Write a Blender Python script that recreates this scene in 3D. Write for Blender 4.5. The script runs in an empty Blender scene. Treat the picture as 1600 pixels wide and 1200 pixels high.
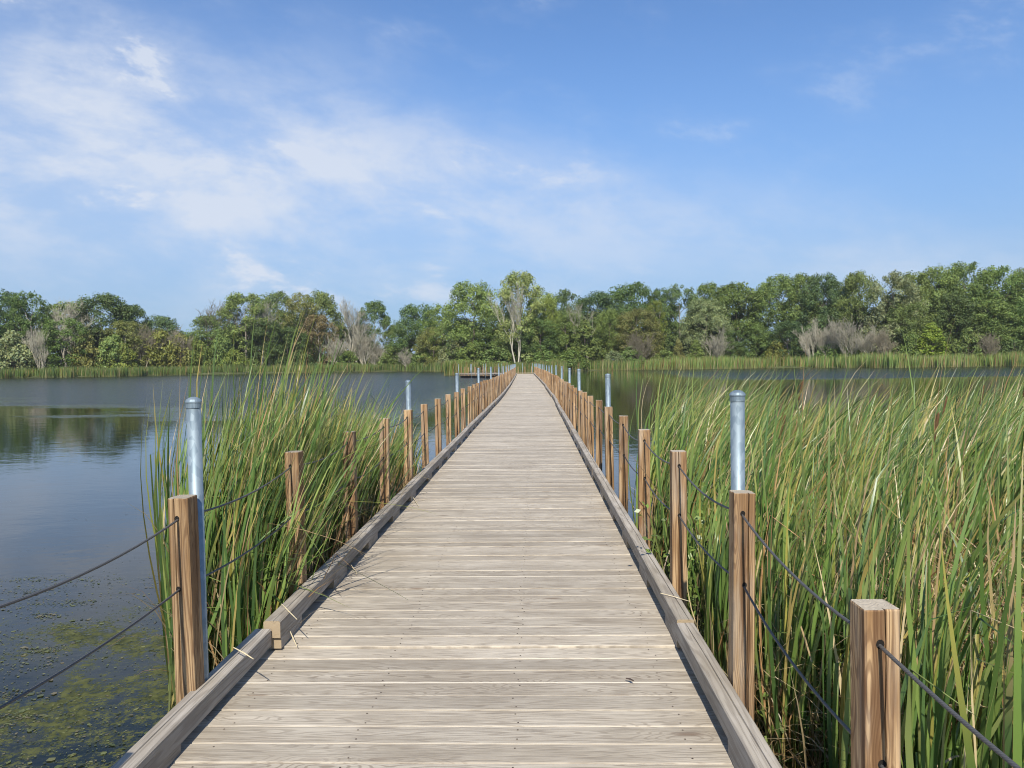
import bpy, math, random
import numpy as np
from mathutils import Vector, Matrix

random.seed(7)
RNG = np.random.default_rng(11)
S = bpy.context.scene
COL = S.collection
rad = math.radians

# ------------------------------------------------------------------ camera
CAM_Z = 1.98            # eye above the water (water is z = 0)
DECK = 0.48             # deck surface above the water
FPX = 1202.0            # focal length in pixels of a 1600 px wide frame
yaw, pitch, roll = 35 / FPX, -33.7 / FPX, 0.013
F = Vector((-math.sin(yaw) * math.cos(pitch), math.cos(yaw) * math.cos(pitch), math.sin(pitch)))
R0 = F.cross(Vector((0, 0, 1))).normalized()
U0 = R0.cross(F).normalized()
R1 = (R0 * math.cos(roll) - U0 * math.sin(roll)).normalized()
U1 = R1.cross(F).normalized()
cam = bpy.data.cameras.new('camera')
cam.sensor_width = 36.0
cam.lens = FPX / 1600 * 36.0
cam.clip_start = 0.05
cam.clip_end = 6000
camo = bpy.data.objects.new('camera', cam)
COL.objects.link(camo)
M = Matrix((R1, U1, -F)).transposed().to_4x4()
M.translation = Vector((0, 0, CAM_Z))
camo.matrix_world = M
S.camera = camo


def place(px, py, Y):
    """point of the real place at depth Y that the photo shows at pixel px, py"""
    d = F + R1 * ((px - 800) / FPX) - U1 * ((py - 600) / FPX)
    k = Y / d.y
    return Vector((0, 0, CAM_Z)) + d * k


# ------------------------------------------------------------------ node helper
class G:
    def __init__(s, tree):
        s.t = tree
        tree.nodes.clear()

    def n(s, typ, ins=None, **props):
        nd = s.t.nodes.new(typ)
        for k, v in props.items():
            setattr(nd, k, v)
        if ins:
            for k, v in ins.items():
                sock = nd.inputs[k]
                if isinstance(v, bpy.types.NodeSocket):
                    s.t.links.new(v, sock)
                else:
                    sock.default_value = v
        return nd

    def m(s, op, a, b=None, c=None, clamp=False):
        nd = s.t.nodes.new('ShaderNodeMath')
        nd.operation = op
        nd.use_clamp = clamp
        for i, v in enumerate((a, b, c)):
            if v is None:
                continue
            if isinstance(v, bpy.types.NodeSocket):
                s.t.links.new(v, nd.inputs[i])
            else:
                nd.inputs[i].default_value = v
        return nd.outputs[0]

    def vm(s, op, a, b=None):
        nd = s.t.nodes.new('ShaderNodeVectorMath')
        nd.operation = op
        for i, v in enumerate((a, b)):
            if v is None:
                continue
            if isinstance(v, bpy.types.NodeSocket):
                s.t.links.new(v, nd.inputs[i])
            else:
                nd.inputs[i].default_value = v
        return nd.outputs['Value'] if op in ('DOT_PRODUCT', 'LENGTH', 'DISTANCE') else nd.outputs[0]

    def ss(s, v, a, b, lo=0.0, hi=1.0):
        nd = s.n('ShaderNodeMapRange', {0: v, 1: a, 2: b, 3: lo, 4: hi}, interpolation_type='SMOOTHSTEP')
        return nd.outputs[0]

    def mix(s, f, a, b, mode='MIX'):
        nd = s.t.nodes.new('ShaderNodeMix')
        nd.data_type = 'RGBA'
        nd.blend_type = mode
        for sock, v in ((nd.inputs[0], f), (nd.inputs[6], a), (nd.inputs[7], b)):
            if isinstance(v, bpy.types.NodeSocket):
                s.t.links.new(v, sock)
            else:
                sock.default_value = (v + (1,)) if isinstance(v, tuple) and len(v) == 3 else v
        return nd.outputs[2]

    def xyz(s, x, y, z):
        return s.n('ShaderNodeCombineXYZ', {0: x, 1: y, 2: z}).outputs[0]

    def sep(s, v):
        return s.n('ShaderNodeSeparateXYZ', {0: v}).outputs

    def noise(s, v, scale=1.0, detail=2.0, rough=0.5, dist=0.0):
        return s.n('ShaderNodeTexNoise', {'Vector': v, 'Scale': scale, 'Detail': detail,
                                          'Roughness': rough, 'Distortion': dist}).outputs[0]

    def out(s, surf):
        o = s.t.nodes.new('ShaderNodeOutputMaterial')
        s.t.links.new(surf, o.inputs[0])


def mat(name):
    m = bpy.data.materials.new(name)
    m.use_nodes = True
    return m, G(m.node_tree)


# ------------------------------------------------------------------ sky and sun
SUN_EL, SUN_AZ = rad(43), rad(1.5)        # sun behind the camera, a little to its left
SUN = Vector((-math.sin(SUN_AZ) * math.cos(SUN_EL), -math.cos(SUN_AZ) * math.cos(SUN_EL), math.sin(SUN_EL)))
W = bpy.data.worlds.new('World')
S.world = W
W.use_nodes = True
g = G(W.node_tree)
sky = g.n('ShaderNodeTexSky', sky_type='NISHITA', sun_disc=False, sun_elevation=SUN_EL,
          sun_rotation=math.pi + SUN_AZ, altitude=250, air_density=1.0, dust_density=0.6, ozone_density=2.0)
d = g.n('ShaderNodeTexCoord').outputs['Generated']
dx, dy, dz = g.sep(d)
# long cirrus band: a great circle across the sky, denser to the left
Da = F + R1 * (-790 / FPX) + U1 * (395 / FPX)
Db = F + R1 * (330 / FPX) + U1 * (225 / FPX)
nb = Da.cross(Db).normalized()
e1 = (Db - Da).normalized()
e3 = e1.cross(nb).normalized()
u_, v_, w_ = (g.vm('DOT_PRODUCT', d, tuple(e)) for e in (e1, nb, e3))
P1 = g.xyz(g.m('MULTIPLY', u_, 1.3), g.m('MULTIPLY', v_, 2.6), w_)
P2 = g.xyz(g.m('MULTIPLY', u_, 1.35), g.m('MULTIPLY', v_, 2.7), g.m('ADD', w_, 4.0))
warp = g.m('MULTIPLY', g.m('SUBTRACT', g.noise(P1, 2.2, 2, 0.55), 0.5), 0.13)
wl = g.m('ADD', v_, warp)
leftness = g.vm('DOT_PRODUCT', d, tuple((F * 0.62 - R1).normalized()))
lf = g.ss(leftness, 0.25, 0.97)
width = g.m('ADD', 0.055, g.m('MULTIPLY', lf, 0.095))
q = g.m('DIVIDE', wl, width)
band = g.m('POWER', 2.718, g.m('MULTIPLY', g.m('MULTIPLY', q, q), -1.0))
fb = g.noise(P2, 4.2, 7, 0.62, 0.15)
tx = g.ss(fb, 0.33, 0.66)
cl = g.m('MULTIPLY', band, g.m('ADD', 0.36, g.m('MULTIPLY', tx, 0.80)))
cl = g.m('MULTIPLY', cl, g.m('ADD', 0.42, g.m('MULTIPLY', lf, 0.58)))
pn = g.noise(P1, 5.0, 6, 0.62, 0.2)
thin = g.m('MULTIPLY', g.ss(pn, 0.46, 0.75), g.m('ADD', 0.09, g.m('MULTIPLY', lf, 0.26)))
puff = g.m('MULTIPLY', g.ss(pn, 0.58, 0.71), g.m('ADD', 0.14, g.m('MULTIPLY', lf, 0.42)))
cl = g.m('ADD', g.m('ADD', cl, thin), puff)
cl = g.m('MULTIPLY', cl, g.ss(dz, -0.02, 0.09))
cl = g.m('MINIMUM', cl, 0.85)
tint = g.mix(1.0, sky.outputs[0], (0.79, 1.0, 1.24), 'MULTIPLY')
hz = g.m('MULTIPLY', g.ss(dz, 0.42, 0.0), 0.80)
tint = g.mix(hz, tint, (1.85, 2.80, 4.45))
skyc = g.mix(cl, tint, (5.3, 5.7, 6.45))
bg = g.n('ShaderNodeBackground', {0: skyc, 1: 0.097})
wo = W.node_tree.nodes.new('ShaderNodeOutputWorld')
W.node_tree.links.new(bg.outputs[0], wo.inputs[0])

sun = bpy.data.lights.new('sun', 'SUN')
sun.energy = 4.4
sun.angle = rad(0.53)
sun.color = (1.0, 0.94, 0.83)
suno = bpy.data.objects.new('sun', sun)
suno.rotation_euler = SUN.to_track_quat('Z', 'Y').to_euler()
suno.location = (-5, -20, 20)
COL.objects.link(suno)

S.view_settings.view_transform = 'Standard'
S.view_settings.look = 'None'
S.view_settings.exposure = 0.5
S.view_settings.gamma = 1.0
S.view_settings.use_curve_mapping = False
S.render.engine = 'CYCLES'
S.cycles.filter_width = 1.05
S.cycles.max_bounces = 4
S.cycles.diffuse_bounces = 2
S.cycles.transmission_bounces = 2
S.cycles.adaptive_threshold = 0.02
S.cycles.transparent_max_bounces = 4


# ------------------------------------------------------------------ object helpers
def tag(o, label=None, cat=None, group=None, kind=None):
    if label:
        o['label'] = label
    if cat:
        o['category'] = cat
    if group:
        o['group'] = group
    if kind:
        o['kind'] = kind
    return o


def link(name, data, parent=None, loc=(0, 0, 0), rot=None):
    o = bpy.data.objects.new(name, data)
    COL.objects.link(o)
    o.parent = parent
    o.location = loc
    if rot is not None:
        o.rotation_euler = rot
    return o


def empty(name, loc=(0, 0, 0)):
    o = link(name, None, None, loc)
    o.empty_display_size = 0.2
    return o


def pymesh(name, verts, faces, material, smooth=False):
    me = bpy.data.meshes.new(name)
    me.from_pydata([tuple(v) for v in verts], [], faces)
    me.materials.append(material)
    if smooth:
        me.polygons.foreach_set('use_smooth', [True] * len(me.polygons))
    me.update()
    return me


def npmesh(name, verts, faces, material, colors=None, smooth=False):
    """verts (n,3), faces (m,k) arrays, colors (n,3) per vertex"""
    me = bpy.data.meshes.new(name)
    nv, (nf, k) = len(verts), faces.shape
    me.vertices.add(nv)
    me.vertices.foreach_set('co', np.asarray(verts, np.float32).ravel())
    me.loops.add(nf * k)
    me.loops.foreach_set('vertex_index', faces.astype(np.int32).ravel())
    me.polygons.add(nf)
    me.polygons.foreach_set('loop_start', np.arange(0, nf * k, k, dtype=np.int32))
    me.polygons.foreach_set('loop_total', np.full(nf, k, np.int32))
    if smooth:
        me.polygons.foreach_set('use_smooth', np.ones(nf, bool))
    me.materials.append(material)
    me.update()
    if colors is not None:
        a = me.color_attributes.new('tone', 'FLOAT_COLOR', 'POINT')
        c = np.ones((nv, 4), np.float32)
        c[:, :3] = colors
        a.data.foreach_set('color', c.ravel())
    return me


class MB:
    """collects simple shapes for one mesh"""
    def __init__(s):
        s.v, s.f = [], []

    def box(s, x0, x1, y0, y1, z0, z1):
        b = len(s.v)
        s.v += [(x, y, z) for z in (z0, z1) for y in (y0, y1) for x in (x0, x1)]
        s.f += [tuple(b + i for i in q) for q in
                ((0, 2, 3, 1), (4, 5, 7, 6), (0, 1, 5, 4), (2, 6, 7, 3), (0, 4, 6, 2), (1, 3, 7, 5))]
        return s

    def tube(s, pts, radii, k=6, cap=True):
        pts = [Vector(p) for p in pts]
        b = len(s.v)
        ref = None
        for i, p in enumerate(pts):
            a = pts[max(i - 1, 0)]
            c = pts[min(i + 1, len(pts) - 1)]
            t = (c - a).normalized() if (c - a).length > 1e-9 else Vector((0, 0, 1))
            if ref is None:
                ref = t.orthogonal().normalized()
            u = (ref - t * ref.dot(t))
            u = u.normalized() if u.length > 1e-6 else t.orthogonal().normalized()
            ref = u
            w = t.cross(u)
            for j in range(k):
                an = 2 * math.pi * j / k
                s.v.append(tuple(p + (u * math.cos(an) + w * math.sin(an)) * radii[i]))
        for i in range(len(pts) - 1):
            for j in range(k):
                j2 = (j + 1) % k
                s.f.append((b + i * k + j, b + i * k + j2, b + (i + 1) * k + j2, b + (i + 1) * k + j))
        if cap:
            s.f.append(tuple(b + j for j in reversed(range(k))))
            s.f.append(tuple(b + (len(pts) - 1) * k + j for j in range(k)))
        return s

    def loft(s, rings, cap=True):
        b = len(s.v)
        k = len(rings[0])
        for r in rings:
            s.v += [tuple(p) for p in r]
        for i in range(len(rings) - 1):
            for j in range(k):
                j2 = (j + 1) % k
                s.f.append((b + i * k + j, b + i * k + j2, b + (i + 1) * k + j2, b + (i + 1) * k + j))
        if cap:
            s.f.append(tuple(b + j for j in reversed(range(k))))
            s.f.append(tuple(b + (len(rings) - 1) * k + j for j in range(k)))
        return s

    def mesh(s, name, material, smooth=False):
        return pymesh(name, s.v, s.f, material, smooth)


# ------------------------------------------------------------------ materials
PITCH = 0.146


def wood_deck():
    m, g = mat('weathered_deck_wood')
    pos = g.n('ShaderNodeNewGeometry').outputs['Position']
    x, y, z = g.sep(pos)
    yi = g.m('DIVIDE', y, PITCH)
    idx = g.m('FLOOR', g.m('ADD', yi, 0.5))
    yl = g.m('SUBTRACT', y, g.m('MULTIPLY', idx, PITCH))
    wn = g.n('ShaderNodeTexWhiteNoise', {'W': idx}, noise_dimensions='1D').outputs['Color']
    r1, r2, r3 = g.sep(wn)
    sx = g.m('ADD', g.m('MULTIPLY', x, 0.85), g.m('MULTIPLY', r1, 61.0))
    v1 = g.xyz(sx, g.m('MULTIPLY', yl, 11.0), g.m('MULTIPLY', r2, 40.0))
    n1 = g.noise(v1, 1.0, 1.5, 0.45)
    # knots: sparse cells that bend the growth rings around them
    kv = g.xyz(g.m('ADD', g.m('MULTIPLY', x, 1.5), g.m('MULTIPLY', r2, 33.0)),
               g.m('ADD', g.m('MULTIPLY', yl, 5.0), g.m('MULTIPLY', r3, 17.0)), idx)
    vor = g.n('ShaderNodeTexVoronoi', {'Vector': kv, 'Scale': 1.0, 'Randomness': 1.0}, voronoi_dimensions='3D').outputs['Distance']
    knot = g.ss(vor, 0.13, 0.03)
    swirl = g.ss(vor, 0.42, 0.0)
    rings = g.m('SINE', g.m('MULTIPLY', g.m('ADD', n1, g.m('MULTIPLY', swirl, 0.30)), g.m('ADD', 85.0, g.m('MULTIPLY', r3, 60.0))))
    late = g.ss(rings, 0.30, 0.98)
    fib = g.noise(g.xyz(g.m('MULTIPLY', sx, 7.0), g.m('MULTIPLY', yl, 240.0), r2), 1.0, 4, 0.65)
    blot = g.noise(g.xyz(g.m('MULTIPLY', x, 1.6), g.m('MULTIPLY', y, 4.0), r1), 1.0, 4, 0.6)
    base = g.mix(g.ss(blot, 0.30, 0.72), (0.355, 0.303, 0.232), (0.490, 0.432, 0.345))
    tonal = g.m('ADD', 0.86, g.m('MULTIPLY', r2, 0.34))
    base = g.mix(1.0, base, g.n('ShaderNodeCombineColor', {0: tonal, 1: tonal, 2: tonal}).outputs[0], 'MULTIPLY')
    base = g.mix(g.m('MULTIPLY', late, g.m('ADD', 0.26, g.m('MULTIPLY', r1, 0.40))), base, (0.180, 0.138, 0.098))
    base = g.mix(g.m('MULTIPLY', g.ss(fib, 0.53, 0.36), 0.62), base, (0.170, 0.138, 0.105))
    base = g.mix(g.m('MULTIPLY', knot, 0.75), base, (0.15, 0.10, 0.065))
    edge = g.ss(g.m('ABSOLUTE', yl), 0.0615, 0.0675)
    edge = g.m('MULTIPLY', edge, g.m('MULTIPLY', g.m('MULTIPLY', r3, r1), 1.0))
    base = g.mix(edge, base, (0.55, 0.50, 0.415))
    # stray dirt
    dirt = g.noise(g.vm('MULTIPLY', pos, (5.0, 7.0, 5.0)), 1.0, 5, 0.7)
    base = g.mix(g.m('MULTIPLY', g.ss(dirt, 0.62, 0.75), 0.35), base, (0.17, 0.145, 0.12))
    h = g.m('ADD', g.m('MULTIPLY', fib, 0.6), g.m('MULTIPLY', late, -0.3))
    bump = g.n('ShaderNodeBump', {'Strength': 0.45, 'Distance': 0.004, 'Height': h})
    b = g.n('ShaderNodeBsdfPrincipled', {'Base Color': base, 'Roughness': 0.70, 'Specular IOR Level': 0.4, 'Normal': bump.outputs[0]})
    g.out(b.outputs[0])
    return m


def wood_post():
    m, g = mat('post_wood')
    tc = g.n('ShaderNodeTexCoord').outputs['Object']
    oi = g.n('ShaderNodeObjectInfo').outputs['Random']
    x, y, z = g.sep(tc)
    nz = g.sep(g.n('ShaderNodeNewGeometry').outputs['Normal'])[2]
    o = g.m('MULTIPLY', oi, 50.0)
    v1 = g.xyz(g.m('ADD', g.m('MULTIPLY', x, 13.0), o), g.m('MULTIPLY', y, 13.0), g.m('ADD', g.m('MULTIPLY', z, 0.42), o))
    n1 = g.noise(v1, 1.0, 1.5, 0.5)
    kv = g.xyz(g.m('ADD', g.m('MULTIPLY', x, 6.0), o), g.m('MULTIPLY', y, 6.0), g.m('ADD', g.m('MULTIPLY', z, 2.2), o))
    vor = g.n('ShaderNodeTexVoronoi', {'Vector': kv, 'Scale': 1.0}).outputs['Distance']
    knot = g.ss(vor, 0.13, 0.03)
    rings = g.m('SINE', g.m('MULTIPLY', g.m('ADD', n1, g.m('MULTIPLY', g.ss(vor, 0.42, 0.0), 0.12)), 112.0))
    late = g.ss(rings, -0.1, 0.9)
    fib = g.noise(g.xyz(g.m('MULTIPLY', x, 230.0), g.m('MULTIPLY', y, 230.0), g.m('MULTIPLY', z, 5.0)), 1.0, 3, 0.6)
    big = g.noise(g.xyz(g.m('ADD', g.m('MULTIPLY', x, 16.0), o), g.m('MULTIPLY', y, 16.0), g.m('MULTIPLY', z, 2.0)), 1.0, 3, 0.5)
    base = g.mix(g.ss(big, 0.34, 0.66), (0.245, 0.140, 0.062), (0.47, 0.318, 0.172))
    base = g.mix(g.m('MULTIPLY', late, 0.72), base, (0.160, 0.088, 0.042))
    base = g.mix(g.m('MULTIPLY', g.ss(fib, 0.54, 0.30), 0.65), base, (0.13, 0.075, 0.045))
    base = g.mix(g.m('MULTIPLY', knot, 0.8), base, (0.17, 0.085, 0.04))
    grey = g.m('MULTIPLY', g.ss(g.noise(g.vm('ADD', g.vm('MULTIPLY', tc, (9.0, 9.0, 1.2)), g.xyz(o, o, o)), 1.0, 4, 0.65), 0.46, 0.70), 0.50)
    base = g.mix(grey, base, (0.37, 0.315, 0.25))
    stn = g.noise(g.vm('ADD', g.vm('MULTIPLY', tc, (24.0, 24.0, 1.1)), g.xyz(o, o, 3.0)), 1.0, 3, 0.6)
    base = g.mix(g.m('MULTIPLY', g.ss(stn, 0.55, 0.65), 0.80), base, (0.105, 0.052, 0.024))
    topm = g.ss(nz, 0.5, 0.9)
    endr = g.m('SINE', g.m('MULTIPLY', g.vm('LENGTH', g.vm('SUBTRACT', g.xyz(x, y, 0.0), (0.03, 0.075, 0.0))), 820.0))
    endc = g.mix(g.ss(endr, -0.3, 0.8), (0.44, 0.385, 0.30), (0.30, 0.245, 0.175))
    base = g.mix(topm, base, endc)
    ton = g.m('ADD', 0.82, g.m('MULTIPLY', oi, 0.36))
    base = g.mix(1.0, base, g.n('ShaderNodeCombineColor', {0: ton, 1: ton, 2: ton}).outputs[0], 'MULTIPLY')
    h = g.m('ADD', g.m('MULTIPLY', fib, 0.7), g.m('MULTIPLY', late, -0.5))
    bump = g.n('ShaderNodeBump', {'Strength': 0.5, 'Distance': 0.004, 'Height': h})
    b = g.n('ShaderNodeBsdfPrincipled', {'Base Color': base, 'Roughness': 0.78, 'Specular IOR Level': 0.25, 'Normal': bump.outputs[0]})
    g.out(b.outputs[0])
    return m


def wood_kerb():
    m, g = mat('grey_beam_wood')
    pos = g.n('ShaderNodeNewGeometry').outputs['Position']
    oi = g.n('ShaderNodeObjectInfo').outputs['Random']
    o = g.m('MULTIPLY', oi, 50.0)
    x, y, z = g.sep(pos)
    v1 = g.xyz(g.m('ADD', g.m('MULTIPLY', x, 12.0), o), g.m('ADD', g.m('MULTIPLY', y, 0.8), o), g.m('MULTIPLY', z, 12.0))
    n1 = g.noise(v1, 1.0, 1.5, 0.5)
    late = g.ss(g.m('SINE', g.m('MULTIPLY', n1, 55.0)), 0.0, 0.95)
    fib = g.noise(g.xyz(g.m('MULTIPLY', x, 230.0), g.m('MULTIPLY', y, 5.0), g.m('MULTIPLY', z, 230.0)), 1.0, 3, 0.6)
    blot = g.noise(g.xyz(g.m('MULTIPLY', x, 5.0), g.m('ADD', g.m('MULTIPLY', y, 1.3), o), g.m('MULTIPLY', z, 5.0)), 1.0, 4, 0.6)
    base = g.mix(g.ss(blot, 0.32, 0.70), (0.30, 0.260, 0.205), (0.455, 0.410, 0.350))
    base = g.mix(g.m('MULTIPLY', late, 0.35), base, (0.17, 0.14, 0.11))
    base = g.mix(g.m('MULTIPLY', g.ss(fib, 0.50, 0.26), 0.55), base, (0.12, 0.105, 0.09))
    ny = g.sep(g.n('ShaderNodeNewGeometry').outputs['Normal'])[1]
    base = g.mix(g.ss(ny, -0.6, -0.9), base, (0.33, 0.255, 0.165))
    h = g.m('ADD', g.m('MULTIPLY', fib, 0.7), g.m('MULTIPLY', late, -0.3))
    bump = g.n('ShaderNodeBump', {'Strength': 0.5, 'Distance': 0.004, 'Height': h})
    b = g.n('ShaderNodeBsdfPrincipled', {'Base Color': base, 'Roughness': 0.85, 'Specular IOR Level': 0.2, 'Normal': bump.outputs[0]})
    g.out(b.outputs[0])
    return m


def galvanised():
    m, g = mat('galvanised_steel')
    tc = g.n('ShaderNodeTexCoord').outputs['Object']
    oi = g.n('ShaderNodeObjectInfo').outputs['Random']
    v = g.vm('ADD', tc, g.xyz(g.m('MULTIPLY', oi, 9.0), 0.0, 0.0))
    sp = g.n('ShaderNodeTexVoronoi', {'Vector': g.vm('MULTIPLY', v, (60.0, 60.0, 28.0)), 'Scale': 1.0}).outputs['Color']
    s1 = g.sep(sp)[0]
    st = g.noise(g.vm('MULTIPLY', v, (26.0, 26.0, 3.0)), 1.0, 4, 0.6)
    f = g.m('ADD', g.m('MULTIPLY', s1, 0.35), g.m('MULTIPLY', st, 0.65))
    base = g.mix(g.ss(f, 0.25, 0.75), (0.19, 0.245, 0.28), (0.275, 0.335, 0.37))
    scr = g.ss(g.noise(g.vm('MULTIPLY', v, (70.0, 70.0, 12.0)), 1.0, 5, 0.7), 0.66, 0.74)
    base = g.mix(g.m('MULTIPLY', scr, 0.12), base, (0.75, 0.78, 0.8))
    b = g.n('ShaderNodeBsdfPrincipled', {'Base Color': base, 'Metallic': 0.5, 'Roughness': g.ss(f, 0.2, 0.8, 0.46, 0.58)})
    g.out(b.outputs[0])
    return m


def plain(name, col, rough=0.7, var=0.25, scale=20.0, spec=0.3):
    m, g = mat(name)
    tc = g.n('ShaderNodeTexCoord').outputs['Object']
    n = g.noise(tc, scale, 4, 0.6)
    k = g.ss(n, 0.25, 0.75, 1 - var, 1 + var)
    base = g.mix(1.0, col, g.n('ShaderNodeCombineColor', {0: k, 1: k, 2: k}).outputs[0], 'MULTIPLY')
    b = g.n('ShaderNodeBsdfPrincipled', {'Base Color': base, 'Roughness': rough, 'Specular IOR Level': spec})
    g.out(b.outputs[0])
    return m


def cable_mat():
    m, g = mat('grey_steel_cable')
    pos = g.n('ShaderNodeNewGeometry').outputs['Position']
    w = g.n('ShaderNodeTexWave', {'Vector': g.vm('MULTIPLY', pos, (1.0, 1.0, 1.4)), 'Scale': 60.0, 'Distortion': 0.0}, bands_direction='DIAGONAL').outputs[1]
    base = g.mix(w, (0.06, 0.06, 0.06), (0.11, 0.105, 0.10))
    bump = g.n('ShaderNodeBump', {'Strength': 0.25, 'Distance': 0.001, 'Height': w})
    b = g.n('ShaderNodeBsdfPrincipled', {'Base Color': base, 'Roughness': 0.55, 'Metallic': 0.1, 'Normal': bump.outputs[0]})
    g.out(b.outputs[0])
    return m


def blade_mat(name, transl=0.35):
    m, g = mat(name)
    a = g.n('ShaderNodeAttribute', attribute_name='tone').outputs['Color']
    dif = g.n('ShaderNodeBsdfPrincipled', {'Base Color': a, 'Roughness': 0.38, 'Specular IOR Level': 0.6})
    tr = g.n('ShaderNodeBsdfTranslucent', {0: g.mix(1.0, a, (1.05, 1.1, 0.65), 'MULTIPLY')})
    mx = g.n('ShaderNodeMixShader', {0: transl, 1: dif.outputs[0], 2: tr.outputs[0]})
    g.out(mx.outputs[0])
    return m


def leaf_mat():
    m, g = mat('tree_foliage')
    a = g.n('ShaderNodeAttribute', attribute_name='tone').outputs['Color']
    oc = g.n('ShaderNodeObjectInfo').outputs['Color']
    c = g.mix(1.0, oc, a, 'MULTIPLY')
    dif = g.n('ShaderNodeBsdfPrincipled', {'Base Color': c, 'Roughness': 0.55, 'Specular IOR Level': 0.25})
    tr = g.n('ShaderNodeBsdfTranslucent', {0: g.mix(1.0, c, (1.1, 1.15, 0.7), 'MULTIPLY')})
    mx = g.n('ShaderNodeMixShader', {0: 0.30, 1: dif.outputs[0], 2: tr.outputs[0]})
    g.out(mx.outputs[0])
    return m


def bark_mat():
    m, g = mat('tree_bark')
    tc = g.n('ShaderNodeTexCoord').outputs['Object']
    oc = g.n('ShaderNodeObjectInfo').outputs['Color']
    n = g.noise(g.vm('MULTIPLY', tc, (5.0, 5.0, 1.2)), 1.0, 4, 0.6)
    k = g.ss(n, 0.3, 0.7, 0.6, 1.2)
    c = g.mix(1.0, oc, g.n('ShaderNodeCombineColor', {0: k, 1: k, 2: k}).outputs[0], 'MULTIPLY')
    b = g.n('ShaderNodeBsdfPrincipled', {'Base Color': c, 'Roughness': 0.9, 'Specular IOR Level': 0.1})
    g.out(b.outputs[0])
    return m


def water_mat():
    m, g = mat('lake_water')
    pos = g.n('ShaderNodeNewGeometry').outputs['Position']
    x, y, z = g.sep(pos)
    # wind patches: calm near the boardwalk, ruffled further out on both sides
    wob = g.noise(g.vm('MULTIPLY', pos, (0.03, 0.09, 0.0)), 1.0, 4, 0.55)
    wobs = g.m('MULTIPLY', g.m('SUBTRACT', wob, 0.5), 34.0)
    thrL = g.m('ADD', 21.0, g.m('MULTIPLY', g.m('ABSOLUTE', g.m('ADD', x, 3.0)), 0.62))
    rl = g.ss(g.m('ADD', g.m('SUBTRACT', y, thrL), wobs), 0.0, 9.0)
    rl = g.m('MULTIPLY', rl, g.ss(x, -3.5, -8.0))
    rr = g.ss(g.m('ADD', g.m('SUBTRACT', y, 70.0), wobs), 0.0, 10.0)
    rr = g.m('MULTIPLY', rr, g.ss(x, 14.0, 26.0))
    ruf = g.m('MAXIMUM', rl, rr)
    n1 = g.noise(g.vm('MULTIPLY', pos, (1.0, 1.5, 1.0)), 3.2, 3, 0.6)
    n2 = g.noise(g.vm('MULTIPLY', pos, (1.0, 1.6, 1.0)), 0.9, 3, 0.55)
    b1 = g.n('ShaderNodeBump', {'Strength': g.m('ADD', 0.018, g.m('MULTIPLY', ruf, 0.85)), 'Distance': 0.11, 'Height': n1})
    b2 = g.n('ShaderNodeBump', {'Strength': g.m('ADD', 0.022, g.m('MULTIPLY', ruf, 0.60)), 'Distance': 0.18, 'Height': n2, 'Normal': b1.outputs[0]})
    # floating algae near the boardwalk's left edge
    near = g.m('MULTIPLY', g.ss(y, 9.5, 3.2), g.ss(x, -1.2, -1.8))
    near = g.m('ADD', near, g.m('MULTIPLY', g.m('MULTIPLY', g.ss(x, -4.6, -2.0), g.ss(x, 0.0, -1.5)),
                               g.m('MULTIPLY', g.ss(y, 24.0, 12.0), 0.55)))
    near = g.m('MINIMUM', near, 1.0)
    a1 = g.noise(pos, 1.15, 4, 0.6, 0.3)
    a2 = g.noise(pos, 11.0, 6, 0.78, 0.4)
    a3 = g.noise(pos, 45.0, 3, 0.7)
    af = g.m('ADD', g.m('ADD', g.m('MULTIPLY', a1, 0.55), g.m('MULTIPLY', a2, 0.35)), g.m('MULTIPLY', a3, 0.25))
    thr = g.m('SUBTRACT', 0.82, g.m('MULTIPLY', near, 0.262))
    alg = g.ss(g.m('SUBTRACT', af, thr), -0.015, 0.055)
    thin = g.ss(g.m('SUBTRACT', af, thr), -0.10, 0.03)
    alg = g.m('MULTIPLY', alg, g.ss(near, 0.02, 0.2))
    thin = g.m('MULTIPLY', thin, g.ss(near, 0.02, 0.3))
    spk = g.ss(g.n('ShaderNodeTexVoronoi', {'Vector': pos, 'Scale': 14.0}).outputs['Distance'], 0.16, 0.10)
    spk = g.m('MULTIPLY', spk, g.m('MULTIPLY', g.ss(g.noise(pos, 0.8, 3, 0.6), 0.50, 0.62), g.m('MULTIPLY', g.ss(y, 16.0, 8.0), g.ss(x, -1.3, -2.0))))
    deep = g.mix(g.m('MULTIPLY', thin, 0.8), (0.006, 0.009, 0.008), (0.011, 0.015, 0.007))
    acol = g.mix(g.ss(a2, 0.35, 0.65), (0.028, 0.034, 0.012), (0.100, 0.106, 0.038))
    base = g.mix(alg, deep, acol)
    base = g.mix(spk, base, (0.03, 0.035, 0.02))
    mask = g.m('MAXIMUM', alg, g.m('MULTIPLY', spk, 0.8))
    ro = g.m('ADD', g.m('ADD', 0.03, g.m('MULTIPLY', ruf, 0.12)), g.m('MULTIPLY', mask, 0.6))
    b = g.n('ShaderNodeBsdfPrincipled', {'Base Color': base, 'Roughness': ro, 'IOR': 1.333,
                                         'Specular IOR Level': g.m('SUBTRACT', 0.44, g.m('MULTIPLY', mask, 0.34)), 'Normal': b2.outputs[0]})
    g.out(b.outputs[0])
    return m


def ground_mat():
    m, g = mat('shore_ground')
    pos = g.n('ShaderNodeNewGeometry').outputs['Position']
    n = g.noise(pos, 0.25, 5, 0.6)
    base = g.mix(g.ss(n, 0.35, 0.65), (0.045, 0.055, 0.022), (0.10, 0.11, 0.045))
    b = g.n('ShaderNodeBsdfPrincipled', {'Base Color': base, 'Roughness': 0.95, 'Specular IOR Level': 0.1})
    g.out(b.outputs[0])
    return m


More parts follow.
